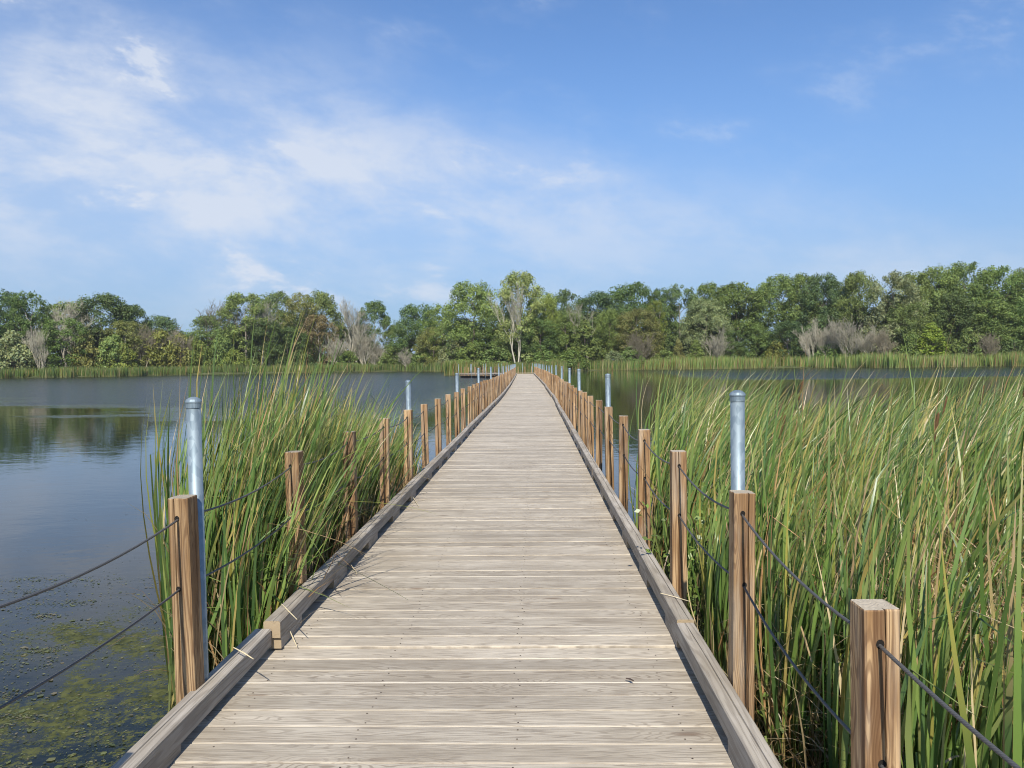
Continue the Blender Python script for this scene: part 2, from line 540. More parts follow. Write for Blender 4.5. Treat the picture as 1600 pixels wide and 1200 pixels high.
M_DECK, M_POST, M_KERB, M_GALV = wood_deck(), wood_post(), wood_kerb(), galvanised()
M_CABLE = cable_mat()
M_DARK = plain('dark_hole', (0.012, 0.010, 0.008), 0.9)
M_SCREW = plain('rusty_screw', (0.06, 0.04, 0.03), 0.6)
M_FLOAT = plain('black_float_plastic', (0.015, 0.015, 0.016), 0.6)
M_JOIST = plain('treated_joist', (0.16, 0.12, 0.075), 0.85, 0.35, 6)
M_BROWN = plain('cattail_brown', (0.10, 0.050, 0.022), 0.9, 0.3, 60)
M_STRAW = plain('dry_straw', (0.62, 0.52, 0.33), 0.7, 0.25, 30)
M_REED = blade_mat('reed_blades', 0.32)
M_LEAF, M_BARK = leaf_mat(), bark_mat()

# ------------------------------------------------------------------ ground and water
SHORE = [(-900, 150), (-500, 152), (0, 158), (100, 163), (400, 188), (600, 203), (700, 182), (780, 168), (900, 164), (1200, 170),
         (1400, 150), (1600, 148), (2100, 142), (2500, 140)]


def shore(px):
    return float(np.interp(px, [a for a, _ in SHORE], [b for _, b in SHORE]))


def shore_x(X, Y=160):
    """shoreline depth at world X (through the direction it is seen in)"""
    px = 835 + FPX * X / Y
    return shore(px)


xs = sorted(set(list(np.linspace(-1200, -300, 10)) + list(np.linspace(-300, 300, 61)) + list(np.linspace(300, 1200, 10))))
v, f = [], []
rows = []
for X in xs:
    s = shore_x(max(-260, min(260, X)))
    side = abs(X) > 220
    if abs(X) > 220:
        s = -10
    rows.append([(X, -1200, 0.9), (X, -60, 0.7), (X, -40, 0.6 if side else -0.9), (X, s - 40 if s > 0 else -20, 0.7 if side else -1.2),
                 (X, s - 2, 0.75 if side else -0.6), (X, s + 5, 0.8 if side else 0.25), (X, s + 16 if s > 0 else 60, 0.8),
                 (X, 260, 1.6), (X, 600, 3.0), (X, 1200, 4.0)])
for r in rows:
    v += r
nr = len(rows[0])
for i in range(len(rows) - 1):
    for j in range(nr - 1):
        a = i * nr + j
        f.append((a, a + nr, a + nr + 1, a + 1))
tag(link('ground', pymesh('ground', v, f, ground_mat(), True)), kind='structure')
wm = pymesh('water', [(-300, -60, 0), (300, -60, 0), (300, 260, 0), (-300, 260, 0)], [(0, 1, 2, 3)], water_mat())
tag(link('water', wm), kind='structure')

# thin summer haze over the lake
hm, g = mat('thin_haze')
vol = g.n('ShaderNodeVolumePrincipled', {'Color': (0.92, 0.95, 1.0, 1), 'Density': 0.00013, 'Anisotropy': 0.0})
ho = hm.node_tree.nodes.new('ShaderNodeOutputMaterial')
hm.node_tree.links.new(vol.outputs[0], ho.inputs['Volume'])
tag(link('haze', MB().box(-1230, 1230, -1230, 1230, -2.4, 33).mesh('haze', hm)), kind='stuff')

# ------------------------------------------------------------------ boardwalk
Y_END = 97.0
Y0 = -2.6
HALF = 1.035           # deck centre to inner face of the kerb beam
KW = 0.089             # kerb beam and post section


def cx(Y):
    s = max(0.0, (Y - 30) / 67.0)
    return -0.315 - 0.85 * s ** 1.35


SEC = 5.7
JOINT0 = 3.95
rs = random.Random(5)
NSEC = 22
sec_z = [rs.uniform(-0.010, 0.010) for _ in range(NSEC)]
sec_x = [rs.uniform(-0.012, 0.012) for _ in range(NSEC)]
sec_z[1], sec_z[0] = 0.008, -0.004
sec_x[1], sec_x[0] = 0.006, -0.006


def sec(Y):
    return max(0, min(NSEC - 1, int(math.floor((Y - JOINT0) / SEC)) + 1))


walk = empty('boardwalk', (-0.315, 0, 0))
tag(walk, 'long weathered grey plank boardwalk crossing the lake straight ahead', 'boardwalk')
ORG = Vector((-0.315, 0, 0))
LEN = 2 * (HALF + KW) + 0.02
PW, PT = 0.1405, 0.036


def plank_rings(x0, x1, nst=2, wob=0.0, rr=None):
    h, t, r = PW / 2, PT, 0.005
    prof = [(-h, -t), (-h, -r), (-h + r * 0.3, -r * 0.3), (-h + r, 0), (h - r, 0), (h - r * 0.3, -r * 0.3), (h, -r), (h, -t)]
    return [[(x, py, pz) for (py, pz) in prof] for x in np.linspace(x0, x1, nst)]


plank_meshes = []
for k in range(5):
    b = MB()
    b.loft(plank_rings(-LEN / 2, LEN / 2))
    plank_meshes.append(b.mesh('plank', M_DECK))
k0, k1 = int(math.ceil(Y0 / PITCH)), int(Y_END / PITCH)
rp = random.Random(3)
n_part = 0
rest = MB()
screw = MB()
for k in range(k0, k1 + 1):
    Y = k * PITCH + rp.uniform(-0.0016, 0.0016)
    s = sec(Y)
    z = DECK + sec_z[s] + rp.uniform(-0.0026, 0.0022)
    X = cx(Y) + sec_x[s] + rp.uniform(-0.006, 0.006)
    if n_part < 300:
        o = link('plank', plank_meshes[k % 5], walk, Vector((X, Y, z)) - ORG,
                 (rp.uniform(-0.006, 0.006), rp.uniform(-0.0006, 0.0006), rp.uniform(-0.0009, 0.0009)))
        n_part += 1
    else:
        rest.loft([[(x + X + 0.315, y + Y, zz + z) for (x, y, zz) in ring] for ring in plank_rings(-LEN / 2, LEN / 2)])
    if 1.5 < Y < 13:
        for jx in (-0.98, -0.42, 0.22, 0.90):
            for jy in (-0.042, 0.040):
                if rp.random() < 0.9:
                    sx, sy = cx(Y) + jx + rp.uniform(-0.02, 0.02) + 0.315, Y + jy + rp.uniform(-0.006, 0.006)
                    rr = 0.0042
                    b = len(screw.v)
                    screw.v += [(sx + rr * math.cos(a * math.pi / 3), sy + rr * math.sin(a * math.pi / 3), z + 0.0014) for a in range(6)]
                    screw.f.append(tuple(range(b, b + 6)))
tag(link('plank_run', rest.mesh('plank_run', M_DECK), walk), kind='stuff')
tag(link('screw_heads', screw.mesh('screw_heads', M_SCREW), walk), kind='stuff')


def beam_mesh(y0, y1, X0f, seed, crack=True):
    """a kerb beam that follows the walk, with eased edges and a wandering drying crack in its top"""
    r = random.Random(seed)
    n = max(4, int((y1 - y0) / 0.45))
    rings = []
    c, dep = r.uniform(-0.015, 0.015), (r.uniform(0.008, 0.014) if crack else 0.0005)
    h = KW / 2
    for i in range(n + 1):
        y = y0 + (y1 - y0) * i / n
        c = max(-0.025, min(0.025, c + r.uniform(-0.006, 0.006)))
        w = (0.0022 + r.uniform(0, 0.0016)) if crack else 0.0006
        if i in (0, n):
            w *= 0.4
        e = 0.006 + r.uniform(-0.001, 0.002)
        x = X0f(y)
        rings.append([(x - h, y, 0), (x + h, y, 0), (x + h, y, KW - e), (x + h - e, y, KW), (x + c + w, y, KW), (x + c, y, KW - dep),
                      (x + c - w, y, KW), (x - h + e, y, KW), (x - h, y, KW - e)])
    b = MB()
    b.loft(rings)
    return b.mesh('curb_beam', M_KERB)


BLK = 0.062
for side in (-1, 1):
    for s in range(NSEC):
        a = JOINT0 + (s - 1) * SEC + 0.006
        e = min(a + SEC - 0.012, Y_END - 0.1)
        a = max(a, Y0)
        if e - a < 0.5:
            continue
        off = side * (HALF + KW / 2) + sec_x[s] + rs.uniform(-0.006, 0.006)
        z = DECK + sec_z[s]
        drop = 0.0
        if side < 0 and s == 0:
            off -= 0.030
            drop = 0.022
        me = beam_mesh(a, e, lambda y: cx(y) + off + 0.315, 100 + s * 2 + side, s < 8)
        link('curb_beam', me, walk, (0, 0, z + BLK - drop + rs.uniform(0, 0.004)))
        y = a + 0.02
        b_len = 0.36
        while y + b_len < e:
            x = cx(y) + off + 0.315
            bm = MB().box(-KW / 2 + 0.003, KW / 2 - 0.003, 0, b_len, 0.001, BLK - 0.001 - drop)
            if y < 45:
                link('spacer_block', bm.mesh('spacer_block', M_KERB), walk, (x, y, z))
            else:
                link('spacer_block', bm.mesh('spacer_block', M_KERB), walk, (x, y, z))
            y += 1.07
for s in range(NSEC):
    a = max(JOINT0 + (s - 1) * SEC, Y0)
    e = min(JOINT0 + s * SEC, Y_END)
    if e - a < 0.5:
        continue
    for side in (-1, 1):
        n = 3
        b = MB()
        rings = []
        for i in range(n + 1):
            y = a + 0.02 + (e - a - 0.04) * i / n
            x = cx(y) + 0.315 + side * (LEN / 2 - 0.03)
            rings.append([(x - 0.019, y, 0.26), (x + 0.019, y, 0.26), (x + 0.019, y, DECK - PT - 0.014), (x - 0.019, y, DECK - PT - 0.014)])
        b.loft(rings)
        link('rim_joist', b.mesh('rim_joist', M_JOIST), walk)
    for i in range(2):
        y = a + (e - a) * (0.12 + 0.5 * i)
        x = cx(y) + 0.315
        link('float_block', MB().box(-0.95, 0.95, 0, (e - a) * 0.3, -0.15, 0.258).mesh('float_block', M_FLOAT), walk, (x, y, 0))

# end of the walk: the deck turns left and runs on to a small platform
side_walk = empty('boardwalk', (-1.2, 98.4, 0))
tag(side_walk, 'far boardwalk branch turning left to a platform before the shore', 'boardwalk')
P0, P1 = Vector((1.0, 98.6, 0)), Vector((-3.2, 99.2, 0))
PTS = [Vector((0.35, 98.35, 0)), Vector((-3.0, 99.0, 0)), Vector((-6.2, 102.5, 0)), Vector((-9.4, 106.0, 0))]


def strip(name, pts, half, z0, z1, material, parent, org):
    b = MB()
    rings = []
    for i, p in enumerate(pts):
        t = (pts[min(i + 1, len(pts) - 1)] - pts[max(i - 1, 0)]).normalized()
        nrm = Vector((-t.y, t.x, 0))
        l, r = p + nrm * half - org, p - nrm * half - org
        rings.append([(l.x, l.y, z0), (r.x, r.y, z0), (r.x, r.y, z1), (l.x, l.y, z1)])
    b.loft(rings)
    return link(name, b.mesh(name, material), parent)


so = Vector((-1.2, 98.4, 0))
strip('deck', PTS, 1.2, DECK - 0.04, DECK + 0.004, M_DECK, side_walk, so)
strip('skirt', PTS, 1.16, 0.24, DECK - 0.045, M_JOIST, side_walk, so)
strip('float_block', PTS, 1.0, -0.1, 0.235, M_FLOAT, side_walk, so)
for sgn in (1, -1):
    pp = []
    for i, p in enumerate(PTS):
        t = (PTS[min(i + 1, 3)] - PTS[max(i - 1, 0)]).normalized()
        pp.append(p + Vector((-t.y, t.x, 0)) * 1.12 * sgn)
    if sgn == 1:
        pp = pp[1:]
        pp[0] = pp[0] + Vector((-0.5, 0.1, 0))
    strip('curb_beam', pp, 0.045, DECK + 0.06, DECK + 0.15, M_KERB, side_walk, so)

# ------------------------------------------------------------------ railings
POST_H0, POST_TOP = -0.26, 0.95


def post_mesh(seed, notch=True):
    """4x4 post with chamfered arrises, drying checks as real grooves and a slightly uneven sawn top"""
    r = random.Random(seed)
    h, e = KW / 2, 0.005
    b = MB()
    cf, cl_ = r.uniform(-0.018, 0.020), r.uniform(-0.015, 0.02)
    rings = []
    n = 9
    deep = r.uniform(0.014, 0.026) if notch else 0.001
    w0 = r.uniform(0.0022, 0.0058) if notch else 0.0006
    deep2, w2 = (r.uniform(0.006, 0.012), r.uniform(0.0014, 0.003)) if r.random() < 0.7 else (0.0006, 0.0005)
    for i in range(n + 1):
        t = i / n
        z = POST_H0 + (POST_TOP - POST_H0) * t
        a = cf + r.uniform(-0.002, 0.002)
        c = cl_ + r.uniform(-0.002, 0.002)
        w = w0 * (0.5 + 0.8 * math.sin(math.pi * min(1, t * 1.15)))
        w3 = w2 * (0.5 + 0.8 * math.sin(math.pi * min(1, t * 1.05)))
        inn = 0.0
        ring = [(-h + e, -h), (a - w, -h), (a, -h + deep), (a + w, -h), (h - e, -h), (h, -h + e), (h, c - w3), (h - deep2, c), (h, c + w3), (h, h - e), (h - e, h),
                (-h + e, h), (-h, h - e), (-h, -c + w3), (-h + deep2, -c), (-h, -c - w3), (-h, -h + e)]
        if i == n:
            rings.append([(x, y, z - 0.004) for x, y in ring])
            ring = [(x * 0.965, y * 0.965) for x, y in ring]
        rings.append([(x, y, z + (r.uniform(-0.0015, 0.0015) if i == n else 0)) for x, y in ring])
    b.loft(rings)
    return b.mesh('post', M_POST)


post_meshes = [post_mesh(40 + k) for k in range(9)]
hole = MB()
hole.v = [(0.0105 * math.cos(a * math.pi / 5), 0, 0.0125 * math.sin(a * math.pi / 5)) for a in range(10)]
hole.f = [tuple(range(10))]
hole_mesh = hole.mesh('cable_hole', M_DARK)
POST_OFF = HALF + KW + KW / 2 + 0.004
first_r = [-0.80, 0.55, 1.945, 3.26, 4.70, 6.20, 7.65]
first_l = [-1.25, 0.24, 1.74, 3.23, 4.72, 6.15, 7.50]


def railing(side, label, firsts):
    ys = list(firsts)
    r = random.Random(17 + side)
    while ys[-1] < Y_END - 1.2:
        ys.append(ys[-1] + 1.45 + r.uniform(-0.07, 0.07))
    root = empty('cable_railing', (cx(0) + side * POST_OFF, ys[0], DECK))
    tag(root, label, 'railing')
    ro = Vector(root.location)
    tops, lows = [], []
    for i, Y in enumerate(ys):
        s = sec(Y)
        x = cx(Y) + side * POST_OFF + sec_x[s] + r.uniform(0, 0.012) * side
        dzz = sec_z[s] + r.uniform(-0.014, 0.014) - (0.066 if side > 0 and Y < 2.5 else 0)
        p = Vector((x, Y, DECK + dzz))
        tilt = (r.uniform(-0.013, 0.013), r.uniform(-0.013, 0.013), r.uniform(-0.09, 0.09))
        o = link('post', post_meshes[(i * 4 + (3 if side > 0 else 0)) % 9], root, p - ro, tilt)
        for hz, lst in ((POST_TOP - 0.085, tops), (POST_TOP - 0.385, lows)):
            hx = r.uniform(-0.010, 0.006)
            lst.append(p + Vector((hx + tilt[1] * hz, -tilt[0] * hz, hz)))
            if Y < 9:
                for fy in (-KW / 2 - 0.0012, KW / 2 + 0.0012):
                    link('cable_hole', hole_mesh, o, (hx, fy, hz), (0, 0, 0 if fy < 0 else math.pi))
    for lst in (tops, lows):
        b = MB()
        pts = []
        for i in range(len(lst) - 1):
            a, c = lst[i] - ro, lst[i + 1] - ro
            sag = r.uniform(0.025, 0.055)
            n = 12 if ys[i] < 12 else (6 if ys[i] < 40 else 3)
            for j in range(n):
                t = j / n
                q = a.lerp(c, t)
                q.z -= sag * 4 * t * (1 - t) * (1.0 if ys[i] < 60 else 0.7)
                pts.append(q)
        pts.append(lst[-1] - ro)
        b.tube(pts, [0.0050] * len(pts), 7)
        link('cable', b.mesh('cable', M_CABLE, True), root)
    return ys


ysl = railing(-1, 'brown wooden posts strung with two grey cables along the left deck edge', first_l)
ysr = railing(1, 'brown wooden posts strung with two grey cables along the right deck edge', first_r)


def far_railing(pts, label, name='cable_railing', step=1.45):
    root = empty(name, (pts[0].x, pts[0].y, DECK))
    tag(root, label, 'railing')
    ro = Vector(root.location)
    tot = [0.0]
    for a, c in zip(pts, pts[1:]):
        tot.append(tot[-1] + (c - a).length)
    tops = []
    k = 0
    s = 0.0
    while s <= tot[-1]:
        i = max(j for j in range(len(tot)) if tot[j] <= s)
        i = min(i, len(pts) - 2)
        q = pts[i].lerp(pts[i + 1], (s - tot[i]) / (tot[i + 1] - tot[i]))
        q = Vector((q.x, q.y, DECK))
        link('post', post_meshes[k % 9], root, q - ro)
        tops.append(q - ro)
        k += 1
        s += step
    for hz in (POST_TOP - 0.085, POST_TOP - 0.385):
        b = MB()
        b.tube([t + Vector((0, 0, hz)) for t in tops], [0.0050] * len(tops), 5)
        link('cable', b.mesh('cable', M_CABLE, True), root)


far_railing([Vector((0.38, 97.6, 0)), Vector((0.40, 99.55, 0)), Vector((-2.7, 100.2, 0)), Vector((-5.4, 103.3, 0)), Vector((-8.6, 106.9, 0))],
            'far wooden post railing closing the end of the boardwalk where it turns', step=0.9)
far_railing([Vector((-3.5, 97.85, 0)), Vector((-7.05, 101.7, 0)), Vector((-10.2, 105.2, 0))],
            'lakeward wooden post railing of the far platform left of the boardwalk', step=0.8)

# ------------------------------------------------------------------ guide pipes of the floating sections
pm = MB()
pm.tube([(0, 0, -1.2), (0, 0, 1.300)], [0.030, 0.030], 20)
pipe_mesh = pm.mesh('tube', M_GALV, False)
for p in pipe_mesh.polygons:
    p.use_smooth = len(p.vertices) == 4
prof = [(0.0325, 1.278), (0.0325, 1.300), (0.0348, 1.302), (0.0348, 1.307), (0.029, 1.316), (0.018, 1.323), (0.006, 1.326)]
pc = MB()
pc.loft([[(rr * math.cos(a * math.pi / 10), rr * math.sin(a * math.pi / 10), z) for a in range(20)] for rr, z in prof])
cap_mesh = pc.mesh('cap', M_GALV, False)
ORD = ['nearest', 'second', 'third', 'fourth', 'fifth', 'sixth', 'seventh', 'eighth', 'ninth', 'tenth', 'eleventh', 'twelfth', 'thirteenth',
       'fourteenth', 'fifteenth', 'sixteenth', 'seventeenth', 'eighteenth']


def pipe(x, y, top, label, group):
    o = empty('steel_pipe', (x, y, 0))
    tag(o, label, 'pipe', group)
    dz = top - 1.328
    r = random.Random(int(y * 100) + int(x * 10))
    o.rotation_euler = (r.uniform(-0.008, 0.008), r.uniform(-0.010, 0.004), r.uniform(0, 3))
    link('tube', pipe_mesh, o, (0, 0, dz))
    link('cap', cap_mesh, o, (0, 0, dz))


for side, ys0, nm in ((-1, 3.23, 'left'), (1, 3.26, 'right')):
    k = 0
    y = ys0
    r = random.Random(3 + side)
    posts = ysl if side < 0 else ysr
    while y < Y_END - 0.6:
        yp = min(posts, key=lambda q: abs(q - y)) + 0.092
        x = cx(yp) + side * POST_OFF + (0.022 if side > 0 else 0.004)
        pos_ = (f'galvanised steel pipe behind the {nm} railing, {ORD[k]} from the camera' if k < len(ORD)
                else f'galvanised steel pipe at the far end of the {nm} railing')
        pipe(x, yp, CAM_Z - 0.13 - (r.uniform(0, 0.06) if k else 0), pos_, f'guide pipes along the {nm} railing')
        k += 1
        y += 5.7 if side < 0 else 5.45
for i, (x, y) in enumerate([(-1.5, 100.15), (-0.2, 99.85), (-4.3, 102.3), (-6.9, 105.2), (-8.9, 107.4), (-4.6, 99.0), (-6.4, 100.9), (-8.4, 103.1), (-10.4, 105.6)]):
    pipe(x, y, CAM_Z - 0.12, ['slim pipe left of centre on the railing across the boardwalk end', 'slim pipe right of centre on the railing across the boardwalk end',
                             'pipe at the near end of the far platform\'s back railing', 'pipe in the middle of the far platform\'s back railing',
                             'pipe at the left end of the far platform\'s back railing', 'pipe at the right end of the far platform\'s front railing',
                             'second pipe from the right on the far platform\'s front railing', 'third pipe from the right on the far platform\'s front railing',
                             'leftmost pipe on the far platform\'s front railing'][i], 'guide pipes of the far platform')


# ------------------------------------------------------------------ reeds
def blades(base, L, width, wind, th0, th1, c0, c1, tipstart, segs=6, kink=None, face=None, z0=0.0):
    """n ribbons. base (n,2); L, width, wind(angle), th0, th1 (n,); colours (n,3)"""
    n = len(L)
    t = np.linspace(0, 1, segs + 1)
    th = th0[:, None] + th1[:, None] * t[None] ** 2.2
    if kink is not None:
        at, amt = kink
        th = th + amt[:, None] * (t[None] > at[:, None])
    ds = L[:, None] / segs
    hx = np.concatenate([np.zeros((n, 1)), np.cumsum(np.sin(th[:, :-1]) * ds, 1)], 1)
    hz = np.concatenate([np.zeros((n, 1)), np.cumsum(np.cos(th[:, :-1]) * ds, 1)], 1)
    cxx = base[:, 0, None] + hx * np.cos(wind)[:, None]
    cyy = base[:, 1, None] + hx * np.sin(wind)[:, None]
    czz = hz + (z0[:, None] if isinstance(z0, np.ndarray) else z0)
    if face is None:
        face = RNG.uniform(0, math.pi, n)
    fa = face[:, None] + RNG.normal(0, 0.5, n)[:, None] * t[None]
    wp = width[:, None] * 0.5 * np.clip(1.02 - t[None] ** 2.6, 0.04, 1) * np.minimum(1, 0.65 + t[None] * 1.2)
    ox, oy = np.cos(fa) * wp, np.sin(fa) * wp
    V = np.empty((n, segs + 1, 2, 3), np.float32)
    V[:, :, 0, 0], V[:, :, 0, 1], V[:, :, 0, 2] = cxx - ox, cyy - oy, czz
    V[:, :, 1, 0], V[:, :, 1, 1], V[:, :, 1, 2] = cxx + ox, cyy + oy, czz
    m = np.clip((t[None] - tipstart[:, None]) / 0.18, 0, 1)[:, :, None]
    C = c0[:, None, :] * (1 - m) + c1[:, None, :] * m
    # paler sheath near the foot
    ft = np.clip(1 - t / 0.22, 0, 1)[None, :, None]
    C = C * (1 - 0.5 * ft) + np.array((0.30, 0.27, 0.12)) * 0.5 * ft
    C = np.repeat(C[:, :, None, :], 2, 2)
    i0 = (np.arange(n) * (segs + 1) * 2)[:, None] + (np.arange(segs) * 2)[None]
    Fc = np.stack([i0, i0 + 1, i0 + 3, i0 + 2], -1).reshape(-1, 4)
    return V.reshape(-1, 3), Fc, C.reshape(-1, 3)


def join(parts):
    vs, fs, cs, o = [], [], [], 0
    for a, b, c in parts:
        vs.append(a)
        fs.append(b + o)
        cs.append(c)
        o += len(a)
    return np.concatenate(vs), np.concatenate(fs), np.concatenate(cs)


GREENS = np.array([(0.108, 0.185, 0.042), (0.150, 0.232, 0.054), (0.200, 0.280, 0.072), (0.270, 0.330, 0.100), (0.082, 0.148, 0.042)])
YELLOW = np.array([(0.33, 0.30, 0.075), (0.42, 0.33, 0.11), (0.26, 0.28, 0.06)])
DRY = np.array([(0.50, 0.38, 0.20), (0.58, 0.46, 0.27), (0.36, 0.25, 0.13), (0.42, 0.24, 0.11)])


def pick(tab, n):
    return tab[RNG.integers(0, len(tab), n)] * RNG.uniform(0.75, 1.25, (n, 1))


def reed_bed(pts, h_lo, h_hi, seed_w=(0.0, 0.5), lean=(0.10, 0.42), wid=(0.011, 0.019), per=6, segs=7, dry=0.10, tall=0.08, hscale=None, tilt=0.03):
    n0 = len(pts)
    base = np.repeat(pts, per, 0) + RNG.normal(0, 0.028, (n0 * per, 2))
    n = len(base)
    L = RNG.uniform(h_lo, h_hi, n) * np.repeat(RNG.uniform(0.88, 1.10, n0), per)
    tl = RNG.random(n) < tall
    L[tl] *= RNG.uniform(1.05, 1.2, tl.sum())
    if hscale is not None:
        L *= np.repeat(hscale, per)
    wind = RNG.normal(seed_w[0], seed_w[1], n)
    th0 = RNG.normal(tilt, 0.14, n)
    th1 = RNG.uniform(lean[0], lean[1], n)
    c0 = pick(GREENS, n)
    ye = RNG.random(n) < 0.09
    c0[ye] = pick(YELLOW, ye.sum())
    dr = RNG.random(n) < dry
    c0[dr] = pick(DRY, dr.sum())
    c1 = np.where((RNG.random(n) < 0.36)[:, None], pick(YELLOW, n), c0)
    bt = RNG.random(n) < 0.16
    c1[bt] = pick(DRY, bt.sum())
    ts = RNG.uniform(0.62, 1.0, n)
    at = RNG.uniform(0.45, 0.85, n)
    amt = np.where(RNG.random(n) < 0.16, RNG.uniform(0.4, 2.1, n), 0.0)
    wd = RNG.uniform(wid[0], wid[1], n)
    wd[dr] *= 0.6
    return blades(base, L, wd, wind, th0, th1, c0, c1, ts, segs, (at, amt))


def thatch(pts, n_per, zmax, segs=5, up=0.25, bright=(0.35, 1.0), Lr=(0.3, 0.95)):
    base = np.repeat(pts, n_per, 0) + RNG.normal(0, 0.10, (len(pts) * n_per, 2))
    n = len(base)
    L = RNG.uniform(Lr[0], Lr[1], n)
    z0 = RNG.uniform(0, zmax, n) * RNG.random(n)
    c = pick(DRY, n) * RNG.uniform(bright[0], bright[1], (n, 1))
    return blades(base, L, RNG.uniform(0.004, 0.012, n), RNG.uniform(0, 2 * math.pi, n), RNG.normal(up, 0.3, n), RNG.uniform(0.4, 2.4, n),
                  c, c, np.ones(n), segs, None, None, z0)


def scatter(fn, x0, x1, y0, y1, n):
    p = np.stack([RNG.uniform(x0, x1, n), RNG.uniform(y0, y1, n)], 1)
    return p[np.array([fn(a, b) for a, b in p])]


RX = 0.99 + 0.06


def in_right(x, y):
    lo = RX + 0.02
    if y > 8.5:
        lo += (y - 8.5) * 0.22
    back = 12.6 + 0.9 * math.sin(x * 0.9) + 0.5 * math.sin(x * 2.3 + 1) + 0.15 * max(0, x - 2)
    if abs(x - 1.95) < 0.5 and abs(y - 3.3) < 0.75 and RNG.random() < 0.66:
        return False
    return x > lo and y < back and x < 0.75 * y + 3.2


def hvar(p):
    return 1.0 + 0.07 * np.sin(p[:, 0] * 1.3 + 0.6) * np.sin(p[:, 1] * 0.8) + 0.07 * np.sin(p[:, 0] * 0.55 + 1.2) + RNG.normal(0, 0.05, len(p))


near = scatter(lambda a, b: in_right(a, b), 1.0, 6.5, 0.3, 5.0, 1450)
far_ = scatter(lambda a, b: in_right(a, b), 1.0, 13.0, 5.0, 15.5, 4300)
pr = [reed_bed(near, 1.02, 1.55, (0.0, 0.80), (0.10, 0.90), (0.013, 0.028), 7, 8, 0.14, 0.10, hvar(near)),
      reed_bed(far_, 1.15, 1.72, (0.0, 0.50), (0.35, 1.40), (0.016, 0.030), 6, 8, 0.11, 0.14, hvar(far_), 0.10),
      thatch(near[(near[:, 0] > 1.45)], 10, 0.75, bright=(0.5, 1.15)), thatch(far_[::3], 5, 0.8, bright=(0.5, 1.1)),
      thatch(near[(near[:, 0] <= 1.6)], 7, 0.3, up=0.08, bright=(0.5, 1.1), Lr=(0.3, 0.7)),
      thatch(np.stack([RNG.normal(1.95, 0.28, 520), RNG.normal(3.35, 0.42, 520)], 1), 7, 1.0, up=0.9, bright=(0.55, 1.25), Lr=(0.25, 0.8))]
v_, f_, c_ = join(pr)
o = link('reed_bed', npmesh('reed_bed', v_, f_, M_REED, c_))
tag(o, 'dense bed of green and yellowing cattail leaves right of the boardwalk', 'reeds', kind='stuff')


def in_left(x, y):
    if y < 4.25 or y > 11.0 or (y > 7.5 and RNG.random() < (y - 7.5) * 0.16):
        return False
    lo = -2.12 - 0.14 * math.sin(y * 1.7) - 0.09 * (y - 4)
    if y > 8.5:
        lo += (y - 8.5) * 0.24
    if y < 4.9:
        lo += 0.25 * (4.9 - y)
    return lo < x < (-1.60 if y < 5.2 else -1.72)


lp = scatter(in_left, -3.4, -1.5, 4.0, 11.5, 1900)
hs = np.array([1.02 + 0.30 * math.exp(-((y - 5.7) / 0.8) ** 2) + 0.06 * max(0, (-1.9 - x)) - 0.06 * max(0, y - 7.0) - (0.15 if x > -1.78 else 0) for x, y in lp])
pl = [reed_bed(lp, 1.15, 1.72, (0.45, 0.45), (0.15, 0.75), (0.014, 0.028), 6, 8, 0.10, 0.14, hs),
      thatch(lp[lp[:, 0] > -2.0][::2], 6, 0.6)]
# dry broken stems leaning on the kerb
kb = np.stack([RNG.uniform(-1.80, -1.56, 620), RNG.uniform(4.6, 9.8, 620)], 1)
n = len(kb)
cd = pick(DRY, n) * 0.9
pl.append(blades(kb, RNG.uniform(0.5, 1.15, n), RNG.uniform(0.004, 0.011, n), RNG.normal(0.9, 0.9, n), RNG.normal(0.06, 0.16, n),
                 RNG.uniform(0.0, 0.9, n), cd, cd, np.ones(n), 6, (RNG.uniform(0.4, 0.8, n), np.where(RNG.random(n) < 0.35, 1.4, 0)), None, 0.0))
v_, f_, c_ = join(pl)
o = link('reed_bed', npmesh('reed_bed', v_, f_, M_REED, c_))
tag(o, 'tall clump of wind-bent cattail leaves beside the left railing', 'reeds', kind='stuff')


def shore_reeds(pxa, pxb, n, h, label, deep=7.0, yoff=0.0, ynear=None, dry=0.10, tone=0.95, yel=0.22):
    px = RNG.uniform(pxa, pxb, n)
    Y = np.array([(ynear if ynear else shore(p)) for p in px]) + yoff
    Y = Y + deep * RNG.random(n) ** 1.3 + 2.6 * np.sin(px * 0.021 + 0.5) + 1.4 * np.sin(px * 0.063) + 0.9 * np.sin(px * 0.17 + 1)
    X = (px - 835) / FPX * Y
    base = np.stack([X, Y], 1)
    clump = 0.90 + 0.12 * np.sin(X * 0.35) * np.sin(X * 0.13 + 2) + 0.06 * np.sin(X * 1.7)
    L = RNG.uniform(h * 0.75, h * 1.08, n) * clump
    c0 = pick(GREENS, n) * tone
    mixn = 0.5 + 0.5 * np.sin(X * 0.21 + 1.3) * np.sin(X * 0.077)
    ye = RNG.random(n) < 0.04 + yel * mixn
    c0[ye] = pick(YELLOW, ye.sum()) * 0.7
    dr = RNG.random(n) < dry
    c0[dr] = pick(DRY, dr.sum()) * 0.8
    b = blades(base, L, RNG.uniform(0.05, 0.11, n), RNG.normal(0, 0.6, n), RNG.normal(0.02, 0.06, n), RNG.uniform(0.05, 0.35, n), c0, c0,
               np.ones(n), 4, None, RNG.normal(0.0, 0.7, n))
    o = link('reed_bed', npmesh('reed_bed', b[0], b[1], M_REED, b[2]))
    tag(o, label, 'reeds', kind='stuff')


